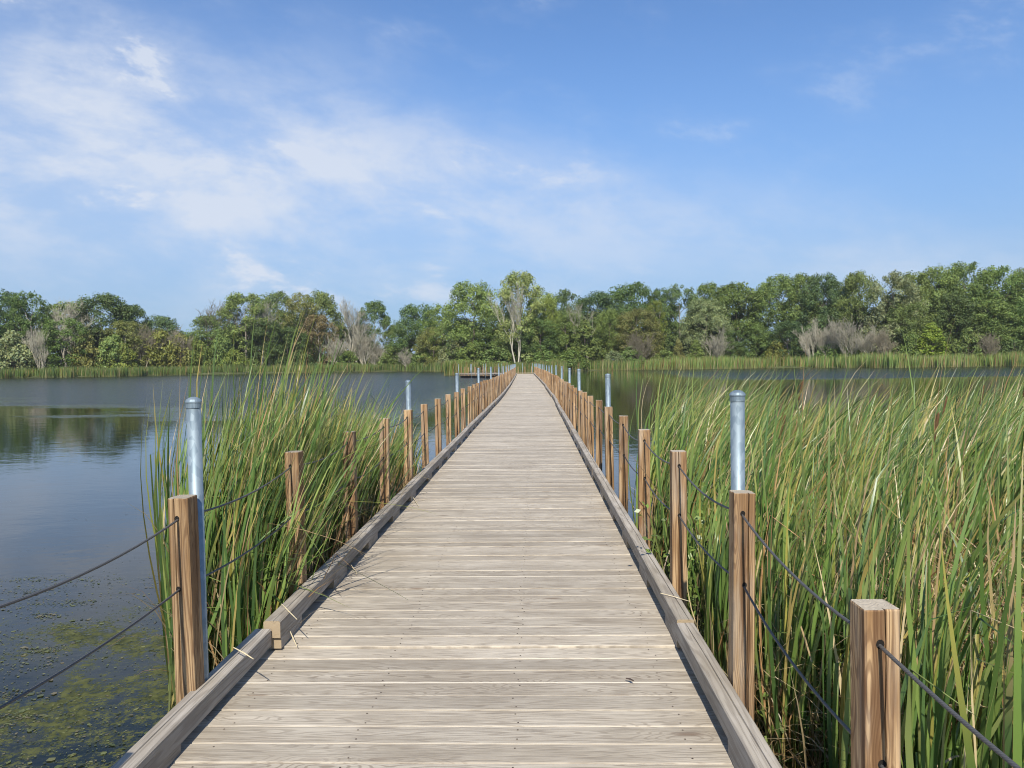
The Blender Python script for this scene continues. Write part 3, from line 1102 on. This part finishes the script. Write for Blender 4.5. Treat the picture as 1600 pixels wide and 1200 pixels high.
shore_reeds(-350, 690, 20000, 2.5, 'low band of reeds along the far left shore', 9, dry=0.08, tone=0.75, yel=0.14)
shore_reeds(690, 980, 9000, 2.5, 'reeds along the far shore behind the boardwalk end', 9, dry=0.14, tone=0.8)
shore_reeds(980, 2000, 24000, 3.05, 'yellow-green band of reeds along the far right shore', 14, dry=0.16, tone=1.2, yel=0.30)
shore_reeds(694, 732, 1500, 2.6, 'round reed clump standing in the water left of the far platform', 5, 0, 122)


# ------------------------------------------------------------------ trees
def crown_mesh(name, lobes, per_area, size, seed, sub=6, squash=0.95):
    """leaf faces gathered on many uneven lobes; every face leans outwards from its lobe"""
    r = np.random.default_rng(seed)
    P, N, T = [], [], []
    for (x, y, z, R) in lobes:
        tone_l = r.uniform(0.86, 1.14)
        for k in range(sub):
            e = r.normal(0, 1, 3)
            e[2] += 0.3
            e /= np.linalg.norm(e)
            c = np.array((x, y, z)) + e * R * (0.62 if sub > 1 else 0) * np.array((1, 1, squash))
            Rk = R * (r.uniform(0.42, 0.74) if sub > 1 else 1)
            n = max(3, int(per_area * R * R / sub))
            d = r.normal(0, 1, (n, 3))
            d[:, 2] += 0.35
            d /= np.linalg.norm(d, axis=1)[:, None]
            q = Rk * (0.40 + 0.75 * r.random(n) ** 0.5)
            P.append(d * q[:, None] * np.array((1, 1, squash)) + c)
            nn = d * 0.6 + e * 0.5 + r.normal(0, 0.42, (n, 3)) + np.array((0, 0, 0.15))
            N.append(nn / np.linalg.norm(nn, axis=1)[:, None])
            T.append(np.full(n, tone_l * r.uniform(0.85, 1.15)) * r.uniform(0.7, 1.3, n))
    P, N, T = np.concatenate(P), np.concatenate(N), np.concatenate(T)
    n = len(P)
    a = np.cross(N, r.normal(0, 1, (n, 3)))
    a /= np.linalg.norm(a, axis=1)[:, None]
    b = np.cross(N, a)
    s = size * r.uniform(0.6, 1.35, n)[:, None]
    V = np.stack([P + a * s, P + b * s * 0.62, P - a * s, P - b * s * 0.62], 1).reshape(-1, 3)
    Fc = (np.arange(n) * 4)[:, None] + np.arange(4)[None]
    hue = r.uniform(0, 1, n)
    C = np.stack([T * (0.92 + 0.2 * hue), T, T * (1.05 - 0.25 * hue)], 1)
    C = np.repeat(C, 4, 0)
    return npmesh(name, V, Fc, M_LEAF, C)


def limb(b, p0, p1, r0, r1, rr, n=5, k=5, wob=0.06):
    p0, p1 = Vector(p0), Vector(p1)
    L = (p1 - p0).length
    pts, rad_ = [], []
    for i in range(n + 1):
        t = i / n
        q = p0.lerp(p1, t)
        if 0 < i < n:
            q += Vector((rr.uniform(-1, 1), rr.uniform(-1, 1), rr.uniform(-0.5, 0.8))) * L * wob
        pts.append(q)
        rad_.append(r0 + (r1 - r0) * t)
    b.tube(pts, rad_, k, cap=False)
    return pts


def leafy_tree(seed, H, Wd, base, nl, style='round', dens=70, size=0.36, lobe=(0.13, 0.22), trunk_r=0.28, stems=1):
    rr = random.Random(seed)
    lobes = []
    ch = H - base
    tries = 0
    while len(lobes) < nl and tries < nl * 30:
        tries += 1
        u, th = rr.random(), rr.uniform(0, 2 * math.pi)
        t = rr.random()
        if style == 'round':
            prof = (0.72 + 0.28 * t / 0.4) if t < 0.4 else math.sqrt(max(0, 1 - ((t - 0.4) / 0.63) ** 2.2))
        elif style == 'tower':
            prof = min(1.0, 0.72 + t) * math.sqrt(max(0, 1 - max(0, (t - 0.45) / 0.58) ** 2.6))
        elif style == 'cone':
            prof = (1 - t) ** 0.75 * 0.95 + 0.1
        elif style == 'vase':
            prof = 0.35 + 0.65 * math.sin(min(1, t * 1.25) * math.pi * 0.62)
        else:
            prof = math.sqrt(max(0, 1 - t ** 2.2))
        R = Wd * rr.uniform(*lobe)
        rho = max(0, prof * Wd / 2 - R * 0.75) * (0.45 + 0.55 * math.sqrt(u))
        z = base + R * 0.6 + t * (ch - R * 1.5)
        lobes.append((rho * math.cos(th), rho * math.sin(th), z, R))
    cr = crown_mesh('crown', lobes, dens, size, seed)
    b = MB()
    for s in range(stems):
        an = rr.uniform(0, 6.28)
        sp = 0 if stems == 1 else Wd * 0.16
        top = Vector((math.cos(an) * sp + rr.uniform(-.04, .04) * Wd, math.sin(an) * sp, base + ch * 0.72))
        fo = Vector((math.cos(an) * sp * 0.25, math.sin(an) * sp * 0.25, -0.4))
        pts = limb(b, fo, top, trunk_r / math.sqrt(stems), trunk_r * 0.25 / math.sqrt(stems), rr, 7, 6, 0.018)
        for (x, y, z, R) in rr.sample(lobes, min(len(lobes), 11 // stems + 3)):
            cand = [p for p in pts if p.z < z - 0.1 * H]
            if cand:
                q = cand[-1] if rr.random() < 0.6 else rr.choice(cand[len(cand) // 2:])
                limb(b, q, (x, y, z), trunk_r * 0.30, 0.035, rr, 4, 4, 0.05)
    return b.mesh('trunk', M_BARK, True), cr


def bare_tree(seed, H, spread=0.45, stems=1, levels=5, r0=0.16, up=0.5, nk=3, rmin=0.016):
    rr = random.Random(seed)
    tk, tw = MB(), MB()

    def grow(p, d, L, r, lv):
        n = 3
        pts, rd = [p], [r]
        q = p
        for i in range(n):
            d = (d + Vector((rr.gauss(0, .12), rr.gauss(0, .12), rr.gauss(0.03, .06)))).normalized()
            q = q + d * (L / n)
            pts.append(q)
            rd.append(max(rmin, r * (1 - 0.4 * (i + 1) / n)))
        (tk if lv >= levels - 1 else tw).tube(pts, rd, 5 if lv >= levels - 1 else 3, cap=False)
        if lv == 0:
            return
        for c in range(nk + (1 if rr.random() < 0.4 else 0)):
            i = rr.choice([1, 2, 3, 3])
            an = rr.uniform(0, 6.28)
            side = Vector((math.cos(an), math.sin(an), 0))
            nd = (d * (1.0) + side * rr.uniform(spread * 0.5, spread * 1.4) + Vector((0, 0, up * 0.35))).normalized()
            grow(pts[i], nd, L * rr.uniform(0.52, 0.80), max(rmin, rd[i] * 0.66), lv - 1)

    for s in range(stems):
        an = rr.uniform(0, 6.28)
        lean = rr.uniform(0.05, 0.35) if stems > 1 else 0.04
        grow(Vector((math.cos(an) * 0.25 * (stems > 1), math.sin(an) * 0.25 * (stems > 1), -0.3)),
             Vector((math.cos(an) * lean, math.sin(an) * lean, 1)).normalized(), H * rr.uniform(0.33, 0.42), r0, levels)
    zt = max(v[2] for v in tw.v)
    k = H / zt
    for b in (tk, tw):
        b.v = [(x * k, y * k, z * k) for x, y, z in b.v]
    return tk.mesh('trunk', M_BARK, True), tw.mesh('branches', M_BARK, True)


V = {}
V['broad'] = [(leafy_tree(200 + i, 18, 15.5, 0.3, 140, 'round', 88, 0.18, (0.05, 0.118)), 18, 15.5) for i in range(7)]
V['tall'] = [(leafy_tree(230 + i, 18, 11.5, 0.3, 120, 'tower', 118, 0.17, (0.055, 0.122)), 18, 11.5) for i in range(6)]
V['airy'] = [(leafy_tree(250 + i, 20, 9.5, 2.6, 200, 'tower', 115, 0.175, (0.045, 0.10), 0.28, 3), 20, 9.5) for i in range(3)]
V['cone'] = [(leafy_tree(260 + i, 10, 7.5, 0.2, 80, 'cone', 130, 0.18, (0.07, 0.13), 0.16), 10, 7.5) for i in range(2)]
V['bush'] = [(leafy_tree(270 + i, 5, 6.2, 0.0, 60, 'dome', 150, 0.15, (0.08, 0.16), 0.10, 3), 5, 6.2) for i in range(5)]
V['bare'] = [(bare_tree(300 + i, 14, 0.60, 2, 5, 0.24, 0.7, 3, 0.013), 14, 7.0) for i in range(4)]
V['snag'] = [(bare_tree(310 + i, 7, 0.60, 5, 4, 0.10, 0.6, 4, 0.012), 7, 6.0) for i in range(5)]

COLS = {
    'dark': (0.116, 0.174, 0.057), 'deep': (0.102, 0.162, 0.067), 'mid': (0.172, 0.235, 0.070), 'light': (0.244, 0.314, 0.095),
    'olive': (0.224, 0.235, 0.078), 'yellow': (0.215, 0.250, 0.060), 'silver': (0.239, 0.286, 0.142), 'brown': (0.244, 0.207, 0.104),
    'palegreen': (0.255, 0.310, 0.120),
    'bright': (0.250, 0.319, 0.052),
}
WORD = {'dark': 'dark green', 'deep': 'deep bluish green', 'mid': 'green', 'light': 'light green', 'olive': 'olive', 'yellow': 'yellow-green',
        'silver': 'silvery green', 'brown': 'brownish', 'bright': 'bright yellow-green', 'pale': 'pale grey', 'palegreen': 'pale green', 'tan': 'grey-brown'}
BARK = {'pale': (0.42, 0.39, 0.30), 'tan': (0.26, 0.23, 0.16)}
NAME = {'broad': 'broad_tree', 'tall': 'tall_tree', 'airy': 'airy_tree', 'cone': 'conical_tree', 'bush': 'shrub', 'bare': 'bare_tree', 'snag': 'bare_shrub'}
NOUN = {'broad': 'broad-crowned tree', 'tall': 'upright tree', 'airy': 'thin-leaved tree', 'cone': 'conical tree', 'bush': 'low shrub',
        'bare': 'leafless tree', 'snag': 'leafless many-stemmed shrub'}

# what stands where on the far shore: photo x, photo y of the top, width, kind, colour, row behind the shoreline
T = [
    (-70, 450, 90, 'broad', 'dark', 20), (8, 453, 66, 'broad', 'dark', 20), (46, 453, 52, 'tall', 'dark', 16), (88, 461, 52, 'bare', 'pale', 18), (120, 458, 50, 'bare', 'pale', 17),
    (103, 470, 60, 'tall', 'mid', 24), (160, 457, 86, 'broad', 'dark', 18), (204, 474, 52, 'broad', 'dark', 21), (62, 503, 36, 'snag', 'pale', 9), (98, 494, 54, 'tall', 'mid', 10),
    (18, 516, 66, 'bush', 'silver', 9), (-50, 510, 80, 'bush', 'mid', 9), (134, 520, 46, 'bush', 'olive', 9), (178, 520, 52, 'bush', 'mid', 8), (197, 500, 52, 'tall', 'olive', 12),
    (192, 536, 44, 'bush', 'yellow', 7), (222, 499, 54, 'snag', 'tan', 11), (250, 491, 60, 'broad', 'deep', 24), (250, 513, 54, 'bush', 'yellow', 10), (276, 505, 48, 'snag', 'tan', 12),
    (282, 520, 50, 'bush', 'olive', 9), (318, 463, 62, 'bare', 'tan', 22), (330, 492, 66, 'broad', 'mid', 18), (308, 528, 40, 'bush', 'yellow', 8), (345, 520, 46, 'bush', 'mid', 10),
    (381, 456, 62, 'tall', 'light', 14), (366, 545, 44, 'bush', 'yellow', 7), (404, 458, 46, 'bare', 'pale', 12), (430, 453, 60, 'broad', 'mid', 20), (420, 500, 50, 'tall', 'dark', 10),
    (468, 456, 52, 'tall', 'olive', 16), (500, 452, 56, 'broad', 'mid', 18), (450, 510, 54, 'broad', 'dark', 9), (497, 490, 44, 'tall', 'brown', 11), (540, 463, 46, 'bare', 'pale', 15),
    (560, 466, 44, 'bare', 'pale', 13), (584, 468, 40, 'tall', 'dark', 12), (526, 510, 40, 'snag', 'pale', 8), (566, 512, 44, 'snag', 'pale', 8), (588, 530, 34, 'snag', 'pale', 7),
    (542, 546, 40, 'bush', 'mid', 6), (470, 545, 44, 'bush', 'dark', 6), (618, 506, 34, 'broad', 'mid', 16), (652, 473, 62, 'broad', 'dark', 15), (690, 473, 48, 'tall', 'mid', 16),
    (676, 511, 42, 'broad', 'olive', 9), (612, 540, 40, 'bush', 'mid', 6), (636, 541, 28, 'snag', 'pale', 6), (660, 545, 36, 'bush', 'mid', 6), (738, 437, 76, 'broad', 'light', 10),
    (706, 529, 42, 'bush', 'silver', 6), (736, 536, 48, 'bush', 'mid', 4), (778, 540, 56, 'bush', 'mid', 2), (772, 480, 46, 'tall', 'mid', 12), (812, 422, 56, 'tall', 'palegreen', 5), (806, 440, 34, 'bare', 'pale', 2),
    (846, 455, 52, 'broad', 'light', 12), (884, 453, 58, 'broad', 'dark', 22), (930, 455, 62, 'broad', 'deep', 24), (858, 466, 26, 'airy', 'yellow', 8), (842, 494, 52, 'broad', 'dark', 6),
    (920, 469, 30, 'bare', 'pale', 9), (914, 498, 56, 'cone', 'mid', 6), (886, 484, 48, 'broad', 'mid', 10), (985, 439, 76, 'broad', 'dark', 24), (952, 481, 44, 'broad', 'mid', 12),
    (996, 480, 58, 'broad', 'olive', 10), (1002, 512, 58, 'snag', 'tan', 5), (1024, 468, 32, 'airy', 'yellow', 14), (1032, 449, 40, 'tall', 'dark', 22), (1062, 441, 50, 'tall', 'dark', 20),
    (1104, 440, 46, 'tall', 'mid', 22), (1102, 464, 60, 'broad', 'silver', 11), (1116, 505, 42, 'snag', 'pale', 6), (1150, 440, 80, 'broad', 'mid', 16), (986, 540, 40, 'bush', 'mid', 4),
    (958, 546, 36, 'bush', 'silver', 4), (1040, 546, 42, 'bush', 'mid', 4), (1060, 528, 24, 'cone', 'olive', 4), (1087, 530, 32, 'cone', 'mid', 4), (1146, 514, 32, 'tall', 'dark', 6),
    (850, 545, 48, 'bush', 'mid', 2), (800, 528, 60, 'broad', 'mid', 9), (828, 516, 54, 'broad', 'dark', 12), (892, 545, 50, 'bush', 'mid', 2), (1182, 505, 40, 'broad', 'mid', 9), (1216, 428, 74, 'broad', 'mid', 18), (1254, 425, 46, 'tall', 'mid', 20),
    (1286, 426, 64, 'broad', 'deep', 19), (1342, 424, 58, 'broad', 'mid', 18), (1322, 440, 50, 'tall', 'deep', 22), (1396, 426, 66, 'broad', 'silver', 14), (1430, 422, 52, 'tall', 'mid', 18),
    (1464, 413, 66, 'broad', 'mid', 17), (1508, 408, 78, 'broad', 'mid', 18), (1560, 414, 72, 'broad', 'mid', 17), (1612, 416, 76, 'broad', 'mid', 18), (1690, 414, 80, 'broad', 'mid', 18),
    (1486, 455, 70, 'broad', 'dark', 13), (1546, 462, 74, 'broad', 'mid', 13), (1420, 470, 60, 'broad', 'mid', 12), (1604, 470, 66, 'broad', 'dark', 12), (1232, 500, 44, 'tall', 'deep', 8),
    (1214, 531, 34, 'bush', 'yellow', 5), (1268, 494, 46, 'snag', 'pale', 6), (1296, 492, 42, 'snag', 'pale', 7), (1326, 490, 50, 'snag', 'pale', 6), (1356, 497, 44, 'snag', 'pale', 6),
    (1388, 505, 46, 'snag', 'tan', 6), (1300, 535, 50, 'bush', 'mid', 6), (1346, 540, 46, 'bush', 'mid', 6), (1456, 503, 58, 'cone', 'bright', 5), (1514, 511, 46, 'bush', 'mid', 7),
    (1546, 514, 40, 'snag', 'tan', 6), (1582, 528, 46, 'bush', 'dark', 6), (1630, 505, 60, 'broad', 'mid', 8), (1426, 520, 40, 'bush', 'mid', 6),
]
cnt = {}
order = sorted(range(len(T)), key=lambda i: T[i][0])
tot = {}
for t in T:
    tot[(t[3], t[4])] = tot.get((t[3], t[4]), 0) + 1
NTH = ['leftmost', 'second', 'third', 'fourth', 'fifth', 'sixth', 'seventh', 'eighth', 'ninth', 'tenth', 'eleventh', 'twelfth', 'thirteenth', 'fourteenth', 'fifteenth',
       'sixteenth', 'seventeenth', 'eighteenth', 'nineteenth', 'twentieth', 'twenty-first', 'twenty-second', 'twenty-third', 'twenty-fourth', 'twenty-fifth']
rt = random.Random(21)
for i in order:
    px, py, wpx, kind, colr, row = T[i]
    Y = shore(px) + (row * 0.8 if kind in ('bare', 'snag') else row) + 2
    P = place(px, py, Y)
    H = P.z - 0.4
    Wm = wpx / FPX * Y * (1.55 if kind in ('broad', 'tall') else 1.22)
    (trm, crm), h0, w0 = V[kind][rt.randrange(len(V[kind]))]
    o = empty(NAME[kind], (P.x, Y, 0.35))
    k = (kind, colr)
    j = cnt.get(k, 0)
    cnt[k] = j + 1
    base = f'{WORD[colr]} {NOUN[kind]} on the far shore'
    where = 'left of the boardwalk end' if px < 760 else ('behind the boardwalk end' if px < 900 else 'right of the boardwalk end')
    if tot[k] == 1:
        lab = f'{base}, {where}'
    else:
        lab = f'{base}, {NTH[j]} of its kind from the left' if j else f'{base}, leftmost of its kind'
    tag(o, lab, 'shrub' if kind in ('bush', 'snag') else 'tree', 'trees and shrubs on the far shore')
    o.rotation_euler.z = rt.uniform(0, 6.28)
    sz, sx = H / h0, Wm / w0
    if kind in ('bare', 'snag'):
        sx = min(sx, sz * 1.5)
    o.scale = (sx, sx, sz)
    a = link('trunk', trm, o)
    c = link('branches' if kind in ('bare', 'snag') else 'crown', crm, o)
    vv = rt.uniform(0.88, 1.14)
    if kind in ('bare', 'snag'):
        bc = tuple(x * vv for x in BARK[colr]) + (1,)
        a.color = c.color = bc
    else:
        a.color = (0.30, 0.27, 0.22, 1) if kind in ('airy', 'tall') else (0.16, 0.135, 0.105, 1)
        c.color = tuple(x * vv * rt.uniform(0.94, 1.06) for x in COLS[colr]) + (1,)

# the wood behind reads as one mass
rw = random.Random(77)
lob = []
TOPL = [(-400, 480), (0, 490), (230, 505), (280, 512), (345, 505), (400, 490), (560, 500), (596, 525), (625, 525), (660, 505), (720, 490), (900, 480), (1100, 468), (1300, 462), (1500, 445), (2000, 440)]
for i in range(1050):
    px = rw.uniform(-330, 1950)
    Y = shore(px) + rw.uniform(19, 36)
    ty = float(np.interp(px, [a for a, _ in TOPL], [b for _, b in TOPL])) + 6
    zt = place(px, ty, Y).z
    R = rw.uniform(1.9, 3.2)
    z = 0.8 + (max(1.5, zt - R) - 0.8) * rw.random() ** 1.25
    lob.append(((px - 835) / FPX * Y, Y, z, R))
o = link('background_wood', crown_mesh('background_wood', lob, 40, 0.42, 99, 3))
o.color = (0.105, 0.140, 0.055, 1)
tag(o, 'dense green wood filling in behind the shore trees', 'wood', kind='stuff')

# ------------------------------------------------------------------ small things
# leafy weed by the right kerb
def weed(x, y, h, n, label, seed, z0=0.05):
    rr = random.Random(seed)
    root = empty('weed', (x, y, z0))
    tag(root, label, 'plant', 'leafy weeds beside the deck')
    b = MB()
    P, N = [], []
    for i in range(n):
        tip = Vector((rr.gauss(0, h * 0.22), rr.gauss(0, h * 0.18), h * rr.uniform(0.6, 1.05)))
        pts = limb(b, (rr.gauss(0, .04), rr.gauss(0, .04), 0), tip, 0.004, 0.0015, rr, 5, 4, 0.05)
        for q in pts[1:]:
            for _ in range(4):
                P.append(q + Vector((rr.gauss(0, .04), rr.gauss(0, .04), rr.gauss(0, .03))))
    link('stem', b.mesh('stem', M_STEM, True), root)
    n = len(P)
    P = np.array([tuple(p) for p in P])
    nn = RNG.normal(0, 0.5, (n, 3)) + np.array((0, -0.4, 0.9))
    nn /= np.linalg.norm(nn, axis=1)[:, None]
    a = np.cross(nn, RNG.normal(0, 1, (n, 3)))
    a /= np.linalg.norm(a, axis=1)[:, None]
    bb = np.cross(nn, a)
    s = RNG.uniform(0.016, 0.030, n)[:, None]
    Vv = np.stack([P + a * s, P + bb * s * 0.6, P - a * s, P - bb * s * 0.6], 1).reshape(-1, 3)
    C = np.repeat(np.array((0.16, 0.23, 0.04)) * RNG.uniform(0.6, 1.4, (n, 1)), 4, 0)
    link('foliage', npmesh('foliage', Vv, (np.arange(n) * 4)[:, None] + np.arange(4)[None], M_REED, C), root)


M_STEM = plain('weed_stem', (0.16, 0.20, 0.06), 0.7)
weed(1.10, 5.35, 0.95, 9, 'small-leaved yellow-green weed between the third and fourth right posts', 1)
weed(1.06, 5.75, 0.75, 7, 'bushy light green weed against the right curb beam', 2)
weed(1.12, 3.55, 0.55, 5, 'small leafy weed growing at the foot of the second right post', 3)


# dry leaf scraps on deck and kerb
def scrap(pts, w, label, name='dry_reed_leaf', material=None):
    org = Vector(pts[0])
    b = MB()
    rings = []
    for i, p in enumerate(pts):
        p = Vector(p) - org
        t = Vector(pts[min(i + 1, len(pts) - 1)]) - Vector(pts[max(i - 1, 0)])
        nrm = Vector((-t.y, t.x, 0)).normalized()
        ww = w * 0.7 * (0.5 if i in (0, len(pts) - 1) else 1) / 2
        rings.append([tuple(p - nrm * ww), tuple(p + nrm * ww), tuple(p + nrm * ww * 0.6 + Vector((0, 0, 0.0025))), tuple(p - nrm * ww * 0.6 + Vector((0, 0, 0.0025)))])
    b.loft(rings)
    tag(link(name, b.mesh(name, material or M_STRAW), None, org), label, 'dry leaf', 'dry leaf scraps on the deck')


def ondeck(px, py, dz=0.006):
    """deck point seen at a photo pixel"""
    d = F + R1 * ((px - 800) / FPX) - U1 * ((py - 600) / FPX)
    k = (DECK + 0.008 + dz - CAM_Z) / d.z
    return Vector((0, 0, CAM_Z)) + d * k


def onkerb(px, py):
    d = F + R1 * ((px - 800) / FPX) - U1 * ((py - 600) / FPX)
    k = (DECK + 0.17 - CAM_Z) / d.z
    return Vector((0, 0, CAM_Z)) + d * k


a, m_, c = ondeck(434, 1010), ondeck(452, 996), ondeck(464, 1010)
m_.z += 0.045
scrap([a, a.lerp(m_, 0.5), m_, m_.lerp(c, 0.5), c], 0.010, 'folded dry reed leaf standing like a tent beside the left curb joint')
scrap([onkerb(440, 944), onkerb(452, 956), onkerb(464, 968)], 0.009, 'straight dry reed leaf lying across the second left curb beam')
scrap([onkerb(365, 1012), onkerb(381, 1020), onkerb(396, 1030)], 0.010, 'pale dry reed leaf on the nearest left curb beam')
scrap([ondeck(543, 875, 0.05), ondeck(551, 886, 0.03), ondeck(558, 897)], 0.009, 'dry reed leaf dropping from the left curb onto the planks')
scrap([ondeck(634, 758, 0.06), ondeck(645, 776, 0.03), ondeck(655, 793)], 0.010, 'long dry reed leaf hanging over the left curb further up the deck')
scrap([onkerb(1032, 927), onkerb(1052, 932), onkerb(1078, 940)], 0.008, 'dry reed leaf lying across the right curb beam')
scrap([ondeck(978, 1060), ondeck(984, 1061), ondeck(990, 1064)], 0.022, 'small dark wood chip lying on the right half of the planks', 'wood_chip', M_SCREW)

# brown seed heads standing among the reeds
cps = [(2.75, 5.6), (3.6, 7.2), (1.9, 6.6), (4.9, 8.8), (3.1, 9.6), (2.6, 4.1), (6.0, 9.8)]
rk = sorted(range(7), key=lambda q: cps[q][0] / cps[q][1])
CAT = {q: ('leftmost' if n_ == 0 else 'rightmost' if n_ == 6 else NTH[n_] + ' from the left') for n_, q in enumerate(rk)}
for i, (x, y, h) in enumerate([(2.75, 5.6, 1.58), (3.6, 7.2, 1.62), (1.9, 6.6, 1.5), (4.9, 8.8, 1.66), (3.1, 9.6, 1.7), (2.6, 4.1, 1.42), (6.0, 9.8, 1.7)]):
    o = empty('cattail_head', (x, y, 0))
    tag(o, 'brown cattail seed head on a thin stalk among the right reeds, ' + CAT[i], 'cattail', 'cattail seed heads in the right reed bed')
    lean = 0.10 + 0.03 * (i % 3)
    q = [Vector((lean * t * t * h, 0.02 * t, t * h)) for t in (0, 0.3, 0.6, 0.86, 1.0, 1.08)]
    link('stalk', MB().tube(q[:4] + q[4:], [0.004, 0.004, 0.0035, 0.003, 0.002, 0.0012], 6).mesh('stalk', M_STEM, True), o)
    a, c = q[3], q[4]
    pp = [a.lerp(c, t) for t in (0, 0.08, 0.2, 0.8, 0.93, 1.0)]
    link('seed_head', MB().tube(pp, [0.004, 0.011, 0.0125, 0.0125, 0.010, 0.003], 9).mesh('seed_head', M_BROWN, True), o)

# duckweed and scraps of weed afloat beside the deck
C0 = np.stack([RNG.uniform(-4.8, -1.5, 130), 1.6 + 5.6 * RNG.random(130) ** 1.5], 1)
k = RNG.integers(0, len(C0), 15000)
p = C0[k] + RNG.normal(0, 1, (15000, 2)) * RNG.uniform(0.05, 0.32, len(C0))[k][:, None] * np.array((1.5, 0.7))
p = p[(p[:, 0] < -1.42)]
n = len(p)
an = RNG.uniform(0, 6.28, n)
sz = RNG.uniform(0.003, 0.011, n) * np.where(RNG.random(n) < 0.06, 2.2, 1)
el = RNG.uniform(0.35, 1.0, n)
ax = np.stack([np.cos(an), np.sin(an), np.zeros(n)], 1) * sz[:, None]
ay = np.stack([-np.sin(an), np.cos(an), np.zeros(n)], 1) * (sz * el)[:, None]
c3 = np.concatenate([p, RNG.uniform(0.002, 0.006, n)[:, None]], 1)
Vd = np.stack([c3 + ax, c3 + ay * 0.9 + ax * 0.3, c3 + ay - ax * 0.5, c3 - ax, c3 - ay], 1).reshape(-1, 3)
cd = np.array([(0.17, 0.19, 0.055), (0.10, 0.125, 0.03), (0.22, 0.22, 0.08), (0.06, 0.07, 0.025), (0.20, 0.17, 0.09)])[RNG.integers(0, 5, n)] * RNG.uniform(0.6, 1.2, (n, 1))
o = link('duckweed', npmesh('duckweed', Vd, (np.arange(n) * 5)[:, None] + np.arange(5)[None], M_REED, np.repeat(cd, 5, 0)))
tag(o, 'dull olive duckweed and weed scraps floating beside the near left deck edge', 'duckweed', kind='stuff')
